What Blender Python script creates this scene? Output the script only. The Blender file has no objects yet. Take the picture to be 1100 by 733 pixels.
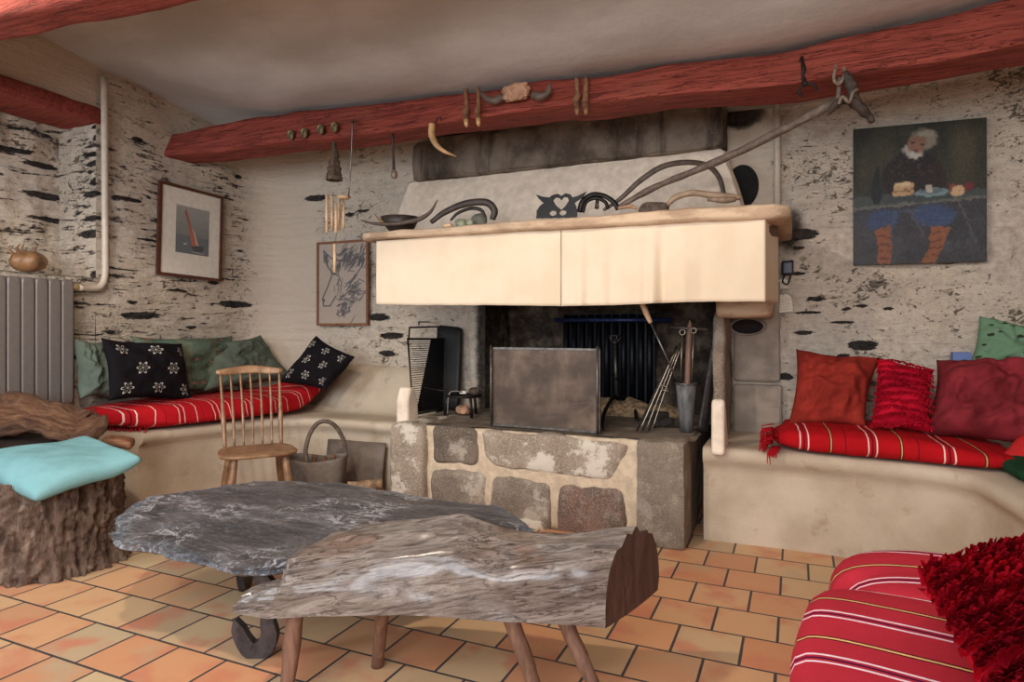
import bpy, math, random
import numpy as np
from mathutils import Vector, noise
R = math.radians
S = bpy.context.scene
C = S.collection
random.seed(7)

# ------------------------------------------------------------------ camera
EYE, FOC, YAW, CX, CY = 1.05, 685.0, R(24.0), 550.0, 354.0
cam = bpy.data.objects.new('camera', bpy.data.cameras.new('camera'))
C.objects.link(cam)
cam.location = (0, 0, EYE)
cam.rotation_euler = (R(90), 0, YAW)
cam.data.sensor_width = 36
cam.data.lens = 36 * FOC / 1100
cam.data.shift_y = (CY - 366.5) / 1100
cam.data.clip_start = 0.02
S.camera = cam

# ------------------------------------------------------------------ world, exposure, lights
S.view_settings.view_transform = 'Standard'
S.view_settings.look = 'None'
S.view_settings.gamma = 1
S.view_settings.use_curve_mapping = False
S.view_settings.exposure = 0.2
wd = bpy.data.worlds.new('world'); S.world = wd; wd.use_nodes = True
wd.node_tree.nodes['Background'].inputs[0].default_value = (0.8, 0.85, 1, 1)
wd.node_tree.nodes['Background'].inputs[1].default_value = 0.02


def light(name, kind, loc, energy, color, target=None, **kw):
    l = bpy.data.lights.new(name, kind); l.energy = energy; l.color = color
    for k, v in kw.items(): setattr(l, k, v)
    o = bpy.data.objects.new(name, l); o.location = loc; C.objects.link(o)
    if target is not None:
        o.rotation_euler = (Vector(target) - Vector(loc)).to_track_quat('-Z', 'Y').to_euler()
    return o


WARM = (1.0, 0.85, 0.68)
light('key_lamp', 'SPOT', (-1.45, 0.75, 2.42), 92, WARM, (-1.5, 3.4, 0.9), spot_size=R(160), spot_blend=0.9, shadow_soft_size=0.05)
light('right_lamp', 'SPOT', (0.5, 0.6, 2.35), 17, WARM, (0.6, 3.4, 0.8), spot_size=R(150), spot_blend=0.9, shadow_soft_size=0.10)
light('left_lamp', 'SPOT', (-2.9, 1.0, 2.40), 34, WARM, (-3.3, 3.2, 0.8), spot_size=R(150), spot_blend=0.9, shadow_soft_size=0.10)
light('room_light', 'AREA', (-1.0, -0.9, 2.40), 42, (0.92, 0.94, 1.0), (-1.3, 1.8, 0.6), shape='RECTANGLE', size=2.4, size_y=0.8)
light('window_daylight', 'AREA', (-0.2, -2.3, 1.5), 100, (0.90, 0.94, 1.0), (-0.8, 2.0, 0.9), shape='RECTANGLE', size=2.4, size_y=1.3)
light('side_window_daylight', 'AREA', (-3.7, -0.6, 1.6), 45, (0.70, 0.85, 1.0), (-3.4, 2.6, 1.1), shape='RECTANGLE', size=0.9, size_y=1.2)


# ------------------------------------------------------------------ pixel <-> place helpers
FW = np.array([-math.sin(YAW), math.cos(YAW), 0.0]); RT = np.array([math.cos(YAW), math.sin(YAW), 0.0])
E0 = np.array([0, 0, EYE])


def _ray(px, py):
    return FW * FOC + RT * (px - CX) + np.array([0, 0, 1.0]) * (CY - py)


def Z(px, py, z=0.0):
    d = _ray(px, py); return E0 + d * (z - EYE) / d[2]


def Y(px, py, y):
    d = _ray(px, py); return E0 + d * y / d[1]


def X(px, py, x):
    d = _ray(px, py); return E0 + d * x / d[0]


def D(px, py, d):
    return E0 + _ray(px, py) * d / FOC


def nz(p, f=1.0, s=0.0):
    return noise.noise(Vector((p[0] * f + s, p[1] * f + s * 1.7, p[2] * f - s)))


def fbm(p, f=1.0, o=4, s=0.0):
    return noise.fractal(Vector((p[0] * f + s, p[1] * f + s * 1.3, p[2] * f - s)), 0.9, 2.1, o)


def sstep(a, b, x):
    t = min(1, max(0, (x - a) / (b - a))); return t * t * (3 - 2 * t)


# ------------------------------------------------------------------ objects
BASE = {}


def tag(o, label, cat, group=None, kind=None):
    if label: o['label'] = label
    if cat: o['category'] = cat
    if group: o['group'] = group
    if kind: o['kind'] = kind
    return o


def thing(name, label, cat, loc, group=None):
    o = bpy.data.objects.new(name, None); C.objects.link(o)
    o.location = tuple(float(v) for v in loc); o.empty_display_size = 0.05
    BASE[o.name] = np.array(loc, float)
    return tag(o, label, cat, group)


class MB:
    def __init__(s): s.v = []; s.f = []; s.uv = []; s.mi = []

    def add(s, verts, faces, uvs=None, mi=0):
        n = len(s.v)
        s.v += [tuple(map(float, p)) for p in verts]
        s.f += [tuple(i + n for i in f) for f in faces]
        s.uv += (uvs if uvs is not None else [(0, 0)] * len(verts))
        s.mi += [mi] * len(faces)
        return s


def obj(name, mb, mats, parent=None, smooth=True, origin='auto', sharp=None, label=None, attrs=None):
    V = np.array(mb.v, float)
    if parent is not None:
        off = BASE[parent.name] if parent.name in BASE else np.zeros(3)
    elif origin == 'auto':
        off = np.array([(V[:, 0].min() + V[:, 0].max()) / 2, (V[:, 1].min() + V[:, 1].max()) / 2, V[:, 2].min()])
    else:
        off = np.zeros(3)
    me = bpy.data.meshes.new(name)
    me.from_pydata((V - off).tolist(), [], mb.f)
    if not isinstance(mats, (list, tuple)): mats = [mats]
    for m in mats: me.materials.append(m)
    uvl = me.uv_layers.new(name='UVMap')
    li = np.zeros(len(me.loops), np.int32); me.loops.foreach_get('vertex_index', li)
    uvl.data.foreach_set('uv', np.array(mb.uv, np.float32)[li].ravel())
    me.polygons.foreach_set('material_index', np.array(mb.mi, np.int32))
    me.polygons.foreach_set('use_smooth', [smooth] * len(me.polygons))
    if attrs:
        for k, (ty, dat) in attrs.items():
            a = me.attributes.new(k, ty, 'POINT')
            if ty == 'FLOAT': a.data.foreach_set('value', np.array(dat, np.float32))
            else: a.data.foreach_set('color', np.array(dat, np.float32).ravel())
    me.validate(); me.update()
    if sharp is not None:
        me.set_sharp_from_angle(angle=R(sharp))
    o = bpy.data.objects.new(name, me); C.objects.link(o)
    if parent is not None:
        o.parent = parent
        BASE[o.name] = off
    else:
        o.location = off.tolist()
        BASE[o.name] = off
    if label: o['label'] = label
    return o


def grid(fn, nu, nv, flip=False, mb=None, mi=0, wrapu=False):
    mb = mb or MB()
    vs = []; uv = []
    for j in range(nv + 1):
        for i in range(nu + (0 if wrapu else 1)):
            vs.append(fn(i / nu, j / nv)); uv.append((i / nu, j / nv))
    w = nu if wrapu else nu + 1
    fs = []
    for j in range(nv):
        for i in range(nu):
            a = j * w + i; b = j * w + (i + 1) % w
            q = (a, b, b + w, a + w)
            fs.append(q[::-1] if flip else q)
    mb.add(vs, fs, uv, mi)
    return mb


def box(fn, nx=2, ny=2, nz_=2, k=None, mb=None, mi=0):
    """cube surface subdivided; fn maps (u,v,w) in [-1,1]; k = roundness exponent"""
    mb = mb or MB()
    idx = {}; vs = []; uv = []; fs = []

    def vid(i, j, l):
        key = (i, j, l)
        if key not in idx:
            p = [2 * i / nx - 1, 2 * j / ny - 1, 2 * l / nz_ - 1]
            if k:
                m = max(abs(c) for c in p); s = sum(abs(c) ** k for c in p) ** (1 / k)
                p = [c * m / s for c in p]
            idx[key] = len(vs); vs.append(fn(*p)); uv.append((p[0] * .5 + .5, p[1] * .5 + .5))
        return idx[key]
    for l in (0, nz_):
        for i in range(nx):
            for j in range(ny):
                q = (vid(i, j, l), vid(i + 1, j, l), vid(i + 1, j + 1, l), vid(i, j + 1, l))
                fs.append(q if l else q[::-1])
    for j in (0, ny):
        for i in range(nx):
            for l in range(nz_):
                q = (vid(i, j, l), vid(i + 1, j, l), vid(i + 1, j, l + 1), vid(i, j, l + 1))
                fs.append(q[::-1] if j else q)
    for i in (0, nx):
        for j in range(ny):
            for l in range(nz_):
                q = (vid(i, j, l), vid(i, j + 1, l), vid(i, j + 1, l + 1), vid(i, j, l + 1))
                fs.append(q if i else q[::-1])
    mb.add(vs, fs, uv, mi)
    return mb


def lerp8(c, u, v, w):
    """c: 8 corners, order (x0y0z0,x1y0z0,x1y1z0,x0y1z0, then z1)"""
    a, b, d = (u + 1) / 2, (v + 1) / 2, (w + 1) / 2
    lo = (c[0] * (1 - a) + c[1] * a) * (1 - b) + (c[3] * (1 - a) + c[2] * a) * b
    hi = (c[4] * (1 - a) + c[5] * a) * (1 - b) + (c[7] * (1 - a) + c[6] * a) * b
    return lo * (1 - d) + hi * d


def hexa(c, n=(2, 2, 2), amp=0.0, f=6, k=None, s=0.0, mb=None, mi=0):
    c = [np.array(p, float) for p in c]
    ctr = sum(c) / 8

    def fn(u, v, w):
        p = lerp8(c, u, v, w)
        if amp:
            d = np.array([fbm(p, f, 3, s), fbm(p, f, 3, s + 5), fbm(p, f, 3, s + 9)])
            p = p + d * amp
        return p
    return box(fn, *n, k=k, mb=mb, mi=mi)


def bx(x0, x1, y0, y1, z0, z1, **kw):
    return hexa([(x0, y0, z0), (x1, y0, z0), (x1, y1, z0), (x0, y1, z0), (x0, y0, z1), (x1, y0, z1), (x1, y1, z1), (x0, y1, z1)], **kw)


def smoothpath(pts, n=8):
    P = [np.array(p, float) for p in pts]
    if len(P) < 3: return P
    P = [2 * P[0] - P[1]] + P + [2 * P[-1] - P[-2]]
    out = []
    for i in range(1, len(P) - 2):
        for k in range(n):
            t = k / n
            out.append(0.5 * (2 * P[i] + (P[i + 1] - P[i - 1]) * t + (2 * P[i - 1] - 5 * P[i] + 4 * P[i + 1] - P[i + 2]) * t * t
                              + (-P[i - 1] + 3 * P[i] - 3 * P[i + 1] + P[i + 2]) * t ** 3))
    out.append(P[-2])
    return out


def tube(pts, rad, sides=10, smooth=0, amp=0.0, f=20, mb=None, mi=0, closed=False, flat=1.0, s=0.0, ref=None):
    """rad: number or list per control point"""
    mb = mb or MB()
    P = [np.array(p, float) for p in pts]
    rr = list(rad) if isinstance(rad, (list, tuple)) else [rad] * len(P)
    if smooth:
        m = len(P)
        P = smoothpath(P, smooth)
        rr = [float(np.interp(i / (len(P) - 1) * (m - 1), range(m), rr)) for i in range(len(P))]
    n = len(P)
    vs = []; uv = []
    prev = None
    for i in range(n):
        if closed: t = P[(i + 1) % n] - P[i - 1]
        else: t = P[min(n - 1, i + 1)] - P[max(0, i - 1)]
        t = t / (np.linalg.norm(t) + 1e-9)
        if prev is None:
            a = np.array(ref if ref is not None else ((0, 0, 1) if abs(t[2]) < .9 else (1, 0, 0)), float)
        else: a = prev
        a = a - t * a.dot(t); a /= np.linalg.norm(a) + 1e-9
        prev = a; b = np.cross(t, a)
        for j in range(sides):
            th = 2 * math.pi * j / sides
            r = rr[i]
            d = a * math.cos(th) + b * math.sin(th) * flat
            p = P[i] + d * r
            if amp: p = p + d * amp * fbm(p, f, 3, s)
            vs.append(p); uv.append((j / sides, i / n))
    fs = []
    for i in range(n if closed else n - 1):
        for j in range(sides):
            a0 = i * sides + j; b0 = i * sides + (j + 1) % sides
            i2 = (i + 1) % n
            fs.append((a0, b0, i2 * sides + (j + 1) % sides, i2 * sides + j))
    if not closed:
        vs.append(P[0]); uv.append((0, 0)); vs.append(P[-1]); uv.append((0, 1))
        for j in range(sides):
            fs.append((len(vs) - 2, (j + 1) % sides, j))
            fs.append((len(vs) - 1, (n - 1) * sides + j, (n - 1) * sides + (j + 1) % sides))
    mb.add(vs, fs, uv, mi)
    return mb


def lathe(prof, ctr=(0, 0, 0), sides=24, axis='z', mb=None, mi=0, amp=0, f=20):
    mb = mb or MB()
    ctr = np.array(ctr, float); vs = []; fs = []; uv = []
    for i, (r, h) in enumerate(prof):
        for j in range(sides):
            th = 2 * math.pi * j / sides
            rx = r * (1 + amp * nz((math.cos(th), math.sin(th), h * 3), 2)) if amp else r
            p = (rx * math.cos(th), rx * math.sin(th), h)
            if axis == 'y': p = (p[0], -p[2], p[1])
            if axis == 'x': p = (p[2], p[0], p[1])
            vs.append(ctr + np.array(p)); uv.append((j / sides, i / len(prof)))
    for i in range(len(prof) - 1):
        for j in range(sides):
            a = i * sides + j; b = i * sides + (j + 1) % sides
            fs.append((a, b, b + sides, a + sides))
    if prof[0][0] > 1e-5: fs.append(tuple(range(sides))[::-1])
    if prof[-1][0] > 1e-5: fs.append(tuple((len(prof) - 1) * sides + j for j in range(sides)))
    mb.add(vs, fs, uv, mi)
    return mb


def prism(poly, thick, to3d, mb=None, mi=0):
    """poly: 2D outline; to3d(x,y,t) -> point"""
    mb = mb or MB(); n = len(poly)
    vs = [to3d(x, y, 0) for x, y in poly] + [to3d(x, y, thick) for x, y in poly]
    fs = [tuple(range(n))[::-1], tuple(range(n, 2 * n))] + [(i, (i + 1) % n, n + (i + 1) % n, n + i) for i in range(n)]
    mb.add(vs, fs, None, mi)
    return mb


# ------------------------------------------------------------------ node expressions
def lin(r, g, b):
    return tuple(((c / 255) / 12.92 if c / 255 <= .04045 else ((c / 255 + .055) / 1.055) ** 2.4) for c in (r, g, b)) + (1.0,)


class N:
    def __init__(s, t): s.t = t; s.n = t.nodes; s.tc = None

    def node(s, ty, **kw):
        x = s.n.new(ty)
        for k, v in kw.items(): setattr(x, k, v)
        return x

    def set(s, inp, v):
        if isinstance(v, bpy.types.NodeSocket): s.t.links.new(v, inp)
        elif isinstance(v, K): s.t.links.new(v.o, inp)
        else: inp.default_value = v

    def co(s, which='Object'):
        if s.tc is None: s.tc = s.node('ShaderNodeTexCoord')
        return s.tc.outputs[which]

    def xyz(s, which='Object'):
        x = s.node('ShaderNodeSeparateXYZ'); s.set(x.inputs[0], s.co(which)); return [K(s, x.outputs[i]) for i in range(3)]

    def vec(s, a, b, c=0.0):
        x = s.node('ShaderNodeCombineXYZ')
        for i, v in enumerate((a, b, c)): s.set(x.inputs[i], v)
        return x.outputs[0]

    def noise(s, scale=5.0, detail=6, rough=.6, stretch=None, co=None, dist=0.0):
        v = co if co is not None else s.co()
        if stretch:
            m = s.node('ShaderNodeMapping'); s.set(m.inputs['Vector'], v); m.inputs['Scale'].default_value = stretch; v = m.outputs[0]
        x = s.node('ShaderNodeTexNoise'); s.set(x.inputs['Vector'], v)
        x.inputs['Scale'].default_value = scale; x.inputs['Detail'].default_value = detail
        x.inputs['Roughness'].default_value = rough; x.inputs['Distortion'].default_value = dist
        return K(s, x.outputs['Fac'])

    def voro(s, scale=5.0, stretch=None, feature='F1', out='Distance', co=None):
        v = co if co is not None else s.co()
        if stretch:
            m = s.node('ShaderNodeMapping'); s.set(m.inputs['Vector'], v); m.inputs['Scale'].default_value = stretch; v = m.outputs[0]
        x = s.node('ShaderNodeTexVoronoi', feature=feature); s.set(x.inputs['Vector'], v); x.inputs['Scale'].default_value = scale
        return K(s, x.outputs[out])

    def attr(s, name):
        x = s.node('ShaderNodeAttribute', attribute_name=name); return x

    def mix(s, f, a, b):
        x = s.node('ShaderNodeMix', data_type='RGBA')
        s.set(x.inputs[0], f); s.set(x.inputs[6], a); s.set(x.inputs[7], b)
        return x.outputs[2]

    def ramp(s, f, stops, interp='LINEAR'):
        x = s.node('ShaderNodeValToRGB'); r = x.color_ramp; r.interpolation = interp
        while len(r.elements) < len(stops): r.elements.new(0.5)
        for e, (p, c) in zip(r.elements, stops): e.position = p; e.color = c
        s.set(x.inputs[0], f); return x.outputs[0]


class K:
    def __init__(s, n, o): s.N = n; s.o = o

    def m(s, op, *a):
        x = s.N.node('ShaderNodeMath', operation=op); s.N.set(x.inputs[0], s)
        for i, v in enumerate(a): s.N.set(x.inputs[i + 1], v)
        return K(s.N, x.outputs[0])

    def __add__(s, b): return s.m('ADD', b)
    def __radd__(s, b): return s.m('ADD', b)
    def __sub__(s, b): return s.m('SUBTRACT', b)
    def __rsub__(s, b): return (s * -1) + b
    def __mul__(s, b): return s.m('MULTIPLY', b)
    def __rmul__(s, b): return s.m('MULTIPLY', b)
    def __truediv__(s, b): return s.m('DIVIDE', b)
    def frac(s): return s.m('FRACT')
    def floor(s): return s.m('FLOOR')
    def abs(s): return s.m('ABSOLUTE')
    def lt(s, b): return s.m('LESS_THAN', b)
    def gt(s, b): return s.m('GREATER_THAN', b)
    def min(s, b): return s.m('MINIMUM', b)
    def max(s, b): return s.m('MAXIMUM', b)

    def ss(s, a, b):
        x = s.N.node('ShaderNodeMapRange', interpolation_type='SMOOTHSTEP'); s.N.set(x.inputs[0], s)
        x.inputs[1].default_value = a; x.inputs[2].default_value = b
        return K(s.N, x.outputs[0])


def mat(name, fn=None, color=None, rough=.7, metal=0.0, **kw):
    m = bpy.data.materials.new(name); m.use_nodes = True
    n = N(m.node_tree); p = m.node_tree.nodes['Principled BSDF']
    d = dict(color=color, rough=rough, metal=metal)
    if fn: d.update(fn(n))
    d.update(kw)
    n.set(p.inputs['Base Color'], d['color']); n.set(p.inputs['Roughness'], d['rough']); n.set(p.inputs['Metallic'], d['metal'])
    if 'spec' in d: p.inputs['Specular IOR Level'].default_value = d['spec']
    if 'sheen' in d: p.inputs['Sheen Weight'].default_value = d['sheen']
    if 'coat' in d: n.set(p.inputs['Coat Weight'], d['coat']); p.inputs['Coat Roughness'].default_value = d.get('coat_rough', .3)
    if 'alpha' in d: n.set(p.inputs['Alpha'], d['alpha'])
    if 'bump' in d:
        b = n.node('ShaderNodeBump'); b.inputs['Distance'].default_value = d.get('bd', .01); b.inputs['Strength'].default_value = d.get('bs', .6)
        n.set(b.inputs['Height'], d['bump']); m.node_tree.links.new(b.outputs[0], p.inputs['Normal'])
    return m


def plain(name, c, rough=.7, metal=0.0, var=.25, sc=30, bd=.002, stretch=None, **kw):
    """one base colour with fine mottling and relief"""
    def fn(n):
        a = n.noise(sc, 5, .6, stretch)
        dk = tuple(v * (1 - var) for v in lin(*c)[:3]) + (1,)
        lt_ = tuple(min(1, v * (1 + var)) for v in lin(*c)[:3]) + (1,)
        return dict(color=n.mix(a.ss(.3, .7), dk, lt_), rough=rough, metal=metal, bump=a, bd=bd)
    return mat(name, fn, **kw)


# ------------------------------------------------------------------ materials
def m_floor(n):
    x, y, z = n.xyz()
    px, py = 0.2122, 0.2081
    v = (y - 1.273) / py + 100.0
    row = v.floor(); fv = v.frac()
    u = (x + 2.391) / px + 100.0 + (row.m('MODULO', 2.0)) * 0.5 + 0.5
    col = u.floor(); fu = u.frac()
    du = (0.5 - (fu - 0.5).abs()) * px; dv = (0.5 - (fv - 0.5).abs()) * py
    d = du.min(dv)
    wob = n.noise(14, 3, .6) * .0016
    g = (d - wob).ss(.0026, .0046)
    wn = n.node('ShaderNodeTexWhiteNoise', noise_dimensions='2D'); n.set(wn.inputs['Vector'], n.vec(col, row))
    rnd = K(n, wn.outputs['Value'])
    sp = n.node('ShaderNodeSeparateColor'); n.set(sp.inputs[0], wn.outputs['Color'])
    r2 = K(n, sp.outputs[1])
    co = n.node('ShaderNodeVectorMath', operation='ADD'); n.set(co.inputs[0], n.co()); n.set(co.inputs[1], n.vec(rnd * 40, r2 * 31, rnd * 3))
    blot = n.noise(5.5, 3, .5, co=co.outputs[0])
    base = n.ramp(rnd, [(0, lin(200, 174, 134)), (.28, lin(208, 168, 126)), (.55, lin(210, 157, 114)), (.8, lin(204, 142, 102)), (1, lin(188, 166, 132))])
    c1 = n.mix((blot + r2 * .12).ss(.55, .78) * .85, base, lin(200, 126, 96))
    c1 = n.mix((n.noise(3.5, 3, .5, co=co.outputs[0])).ss(.58, .8) * .7, c1, lin(180, 166, 134))
    fine = n.noise(90, 4, .6)
    c1 = n.mix(fine.ss(.55, .8) * .12, c1, lin(160, 110, 80))
    c = n.mix(g, lin(66, 64, 64), c1)
    return dict(color=c, rough=n.noise(9, 4, .6) * .2 + .42, bump=g * .8 + fine * .06, bd=.003, bs=.7, spec=.4)


M_FLOOR = mat('terracotta_tiles', m_floor)


def wallmat(stone_amt, dens_lo):
    def fn(n):
        st = K(n, n.attr('slate').outputs['Fac']); so = K(n, n.attr('soot').outputs['Fac']); pl = K(n, n.attr('plaster').outputs['Fac'])
        x, y, z = n.xyz()
        big = n.noise(2.2, 4, .6)
        lay = n.noise(3.0, 7, .68, (1.2, 1.2, 9.0), dist=.5)
        fine = n.noise(26, 8, .7)
        speck = n.noise(60, 5, .75, (1, 1, 1.8))
        pits = n.noise(17, 8, .78, (1, 1, 1.7), dist=.6)
        white = n.ramp(fine, [(.25, lin(156, 142, 126)), (.5, lin(196, 183, 167)), (.75, lin(220, 209, 194))])
        warm = n.mix(big.ss(.4, .65), white, lin(206, 192, 172))
        warm = n.mix(pl, warm, lin(206, 190, 170))
        npl = 1.0 - pl
        crack = (lay + (fine - .5) * .35 - pl * .2).ss(dens_lo, dens_lo + .07) * stone_amt
        dark = n.ramp(n.noise(22, 6, .7, (1, 1, 3)), [(.3, lin(28, 26, 26)), (.7, lin(74, 68, 64))])
        c = n.mix(crack, warm, dark)
        sp = ((speck + (big - .5) * .5).ss(.60, .70)) * npl * .7
        c = n.mix(sp, c, lin(92, 84, 78))
        pk = ((pits + (big - .5) * .3).ss(.585, .64)) * npl * .8
        c = n.mix(pk, c, lin(84, 76, 70))
        edge = (st + (n.noise(16, 8, .75, (1, 1, 3.5), dist=.8) - .5) * 1.5).ss(.46, .54)
        c = n.mix(edge, c, dark)
        soot_dark_c = n.ramp(fine, [(.3, lin(30, 27, 25)), (.75, lin(88, 78, 68))])
        c = n.mix((so + (n.noise(9, 6, .7) - .5) * .7).ss(.3, .75), c, soot_dark_c)
        h = big * .5 + fine * .35 - crack * .4 - edge * .25 - sp * .12 - pk * .35 + lay * .6
        return dict(color=c, rough=.92, bump=h, bd=.035, bs=.9, spec=.15)
    return fn


M_WALL_L = mat('whitewashed_schist', wallmat(1.0, .56))
M_WALL_B = mat('rough_limewash', wallmat(.55, .66))


def m_ceiling(n):
    a = n.noise(1.2, 4, .5, (1, 2.2, 1)); b = n.noise(14, 5, .6)
    c = n.mix(a.ss(.35, .7), lin(176, 170, 162), lin(204, 200, 194))
    c = n.mix(b.ss(.6, .8) * .3, c, lin(156, 148, 138))
    return dict(color=c, rough=.9, bump=b * .4 + a, bd=.012, spec=.15)


M_CEIL = mat('old_ceiling_plaster', m_ceiling)


def m_beam(n):
    g = n.noise(5, 7, .65, (1.0, 7, 9)); f = n.noise(40, 5, .7, (.4, 2, 2)); big = n.noise(2.5, 4, .6)
    c = n.ramp(g, [(.28, lin(92, 42, 34)), (.42, lin(136, 64, 52)), (.6, lin(156, 74, 60)), (.8, lin(172, 94, 78))])
    c = n.mix(big.ss(.55, .75) * .5, c, lin(146, 80, 64))
    crack = n.noise(3.0, 4, .7, (.5, 9, 9), dist=1.2)
    k = (crack - .5).abs().ss(.0, .012)
    c = n.mix(k, lin(50, 20, 16), c)
    c = n.mix(f.ss(.64, .72) * .6, c, lin(60, 26, 20))
    return dict(color=c, rough=.72, bump=g * 1.3 + k * .3 + f * .3, bd=.016, bs=.8, spec=.2)


M_BEAM = mat('oxblood_painted_timber', m_beam)


def m_plaster(n):
    a = n.noise(3, 5, .6); b = n.noise(70, 5, .7); s_ = n.noise(9, 6, .7)
    c = n.mix(a.ss(.35, .65), lin(202, 186, 164), lin(182, 164, 142))
    c = n.mix(s_.ss(.56, .72) * .45, c, lin(150, 126, 98))
    c = n.mix(b.ss(.62, .75) * .35, c, lin(140, 120, 96))
    return dict(color=c, rough=.9, bump=b * .25 + a, bd=.008, bs=.7, spec=.15)


M_BENCH = mat('ochre_bench_plaster', m_plaster)
M_HOOD = plain('cream_hood_plaster', (232, 214, 192), .9, var=.12, sc=18, bd=.006)
M_MORTAR = plain('cream_mortar', (196, 176, 150), .9, var=.16, sc=24, bd=.008)
M_PANEL = plain('grey_lime_panel', (150, 136, 122), .9, var=.2, sc=9, bd=.006)


def granite(c0, c1, c2, blot=.5, th=.58):
    def fn(n):
        s_ = n.noise(120, 4, .8); a = n.noise(5, 6, .65); v = n.voro(160)
        c = n.mix(a.ss(.35, .65), lin(*c0), lin(*c1))
        c = n.mix(s_.ss(.5, .62) * .7, c, lin(*c2))
        c = n.mix((1.0 - v.ss(.1, .3)) * .35, c, lin(40, 38, 36))
        w = n.noise(9, 8, .8)
        c = n.mix((w + (n.noise(2.3, 3, .5) - .5) * .8).ss(th, th + .10) * blot, c, lin(206, 196, 180))
        return dict(color=c, rough=.88, bump=s_ * .3 + a + w * .3, bd=.008, bs=.7, spec=.2)
    return fn


M_GRAN = mat('grey_granite', granite((114, 102, 90), (142, 128, 112), (172, 158, 142), .5, .55))
M_GRAN_W = mat('limewashed_granite', granite((136, 120, 104), (156, 140, 122), (194, 182, 166), 1.0, .50))
M_GRAN_P = mat('pinkish_granite', granite((126, 96, 82), (96, 84, 76), (168, 150, 134), .15))
M_GRAN_D = mat('dark_granite', granite((92, 82, 72), (122, 108, 94), (146, 132, 116), .4, .56))


def m_lintel(n):
    a = n.noise(4, 6, .65); dr = n.noise(4.5, 4, .6, (1.6, 1, .25)); s_ = n.noise(60, 4, .7)
    c = n.mix(a.ss(.35, .65), lin(78, 66, 56), lin(126, 112, 98))
    c = n.mix(dr.ss(.5, .68) * .8, c, lin(42, 36, 32))
    c = n.mix(s_.ss(.6, .7) * .5, c, lin(152, 140, 124))
    return dict(color=c, rough=.85, bump=a + s_ * .2, bd=.01, spec=.2)


M_LINTEL = mat('sooty_granite_lintel', m_lintel)
M_SOOT = mat('sooty_stone', lambda n: dict(color=n.ramp(n.noise(7, 7, .7), [(.33, lin(28, 24, 21)), (.5, lin(70, 60, 52)), (.7, lin(128, 112, 94))]), rough=.9,
                                           bump=n.noise(14, 6, .7), bd=.02, spec=.15))


def m_mantel(n):
    a = n.noise(4, 6, .65, (1, 1, 3)); s_ = n.noise(50, 4, .7)
    c = n.mix(a.ss(.35, .62), lin(168, 140, 114), lin(208, 182, 152))
    c = n.mix(s_.ss(.6, .72) * .5, c, lin(130, 106, 86))
    return dict(color=c, rough=.75, bump=a + s_ * .3, bd=.008, spec=.25)


M_MANTEL = mat('worn_mantel_stone', m_mantel)


def m_slate(n):
    lay = n.noise(3.0, 9, .7, (1.0, 3.4, 2), dist=.6); f = n.noise(34, 7, .8, (1, 2.6, 1)); b = n.noise(1.8, 4, .6)
    c = n.ramp(lay, [(.28, lin(40, 38, 40)), (.45, lin(74, 70, 70)), (.58, lin(106, 100, 99)), (.72, lin(146, 142, 142))])
    c = n.mix(b.ss(.5, .68) * .5, c, lin(108, 92, 82))
    c = n.mix(f.ss(.52, .66) * .6, c, lin(172, 168, 168))
    c = n.mix(f.ss(.50, .36) * .5, c, lin(34, 32, 34)) if False else c
    for sc_, st, th, wd_ in ((5.0, (1, 1.5, 1), .5, .018), (9.0, (1.3, .8, 1), .47, .016), (3.2, (.8, 2.6, 1), .53, .014)):
        w = n.noise(sc_, 4, .55, st, dist=1.2)
        vein = 1.0 - (w - th).abs().ss(.003, wd_)
        c = n.mix(vein * n.noise(2.6, 3, .5).ss(.44, .58) * f.ss(.3, .5) * .9, c, lin(212, 210, 214))
    rim = K(n, n.attr('rim').outputs['Fac'])
    c = n.mix(rim * f.ss(.4, .65) * .8, c, lin(132, 148, 162))
    return dict(color=c, rough=n.noise(11, 5, .6) * .4 + .22, bump=lay * 2.2 + f * .9, bd=.016, bs=1.0, spec=.6)


M_SLATE = mat('riven_slate', m_slate)


def wood(name, c0, c1, c2, stretch, sc=4, rough=.5, bd=.006, crack=.5, **kw):
    def fn(n):
        g = n.noise(sc, 7, .66, stretch, dist=.8); f = n.noise(sc * 9, 5, .7, stretch); b = n.noise(2.3, 3, .5)
        c = n.ramp(g, [(.28, lin(*c0)), (.5, lin(*c1)), (.72, lin(*c2))])
        c = n.mix(f.ss(.58, .72) * crack, c, lin(*[v * .5 for v in c0]))
        return dict(color=c, rough=rough, bump=g + f * .5, bd=bd, bs=.8)
    return mat(name, fn, **kw)


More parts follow.
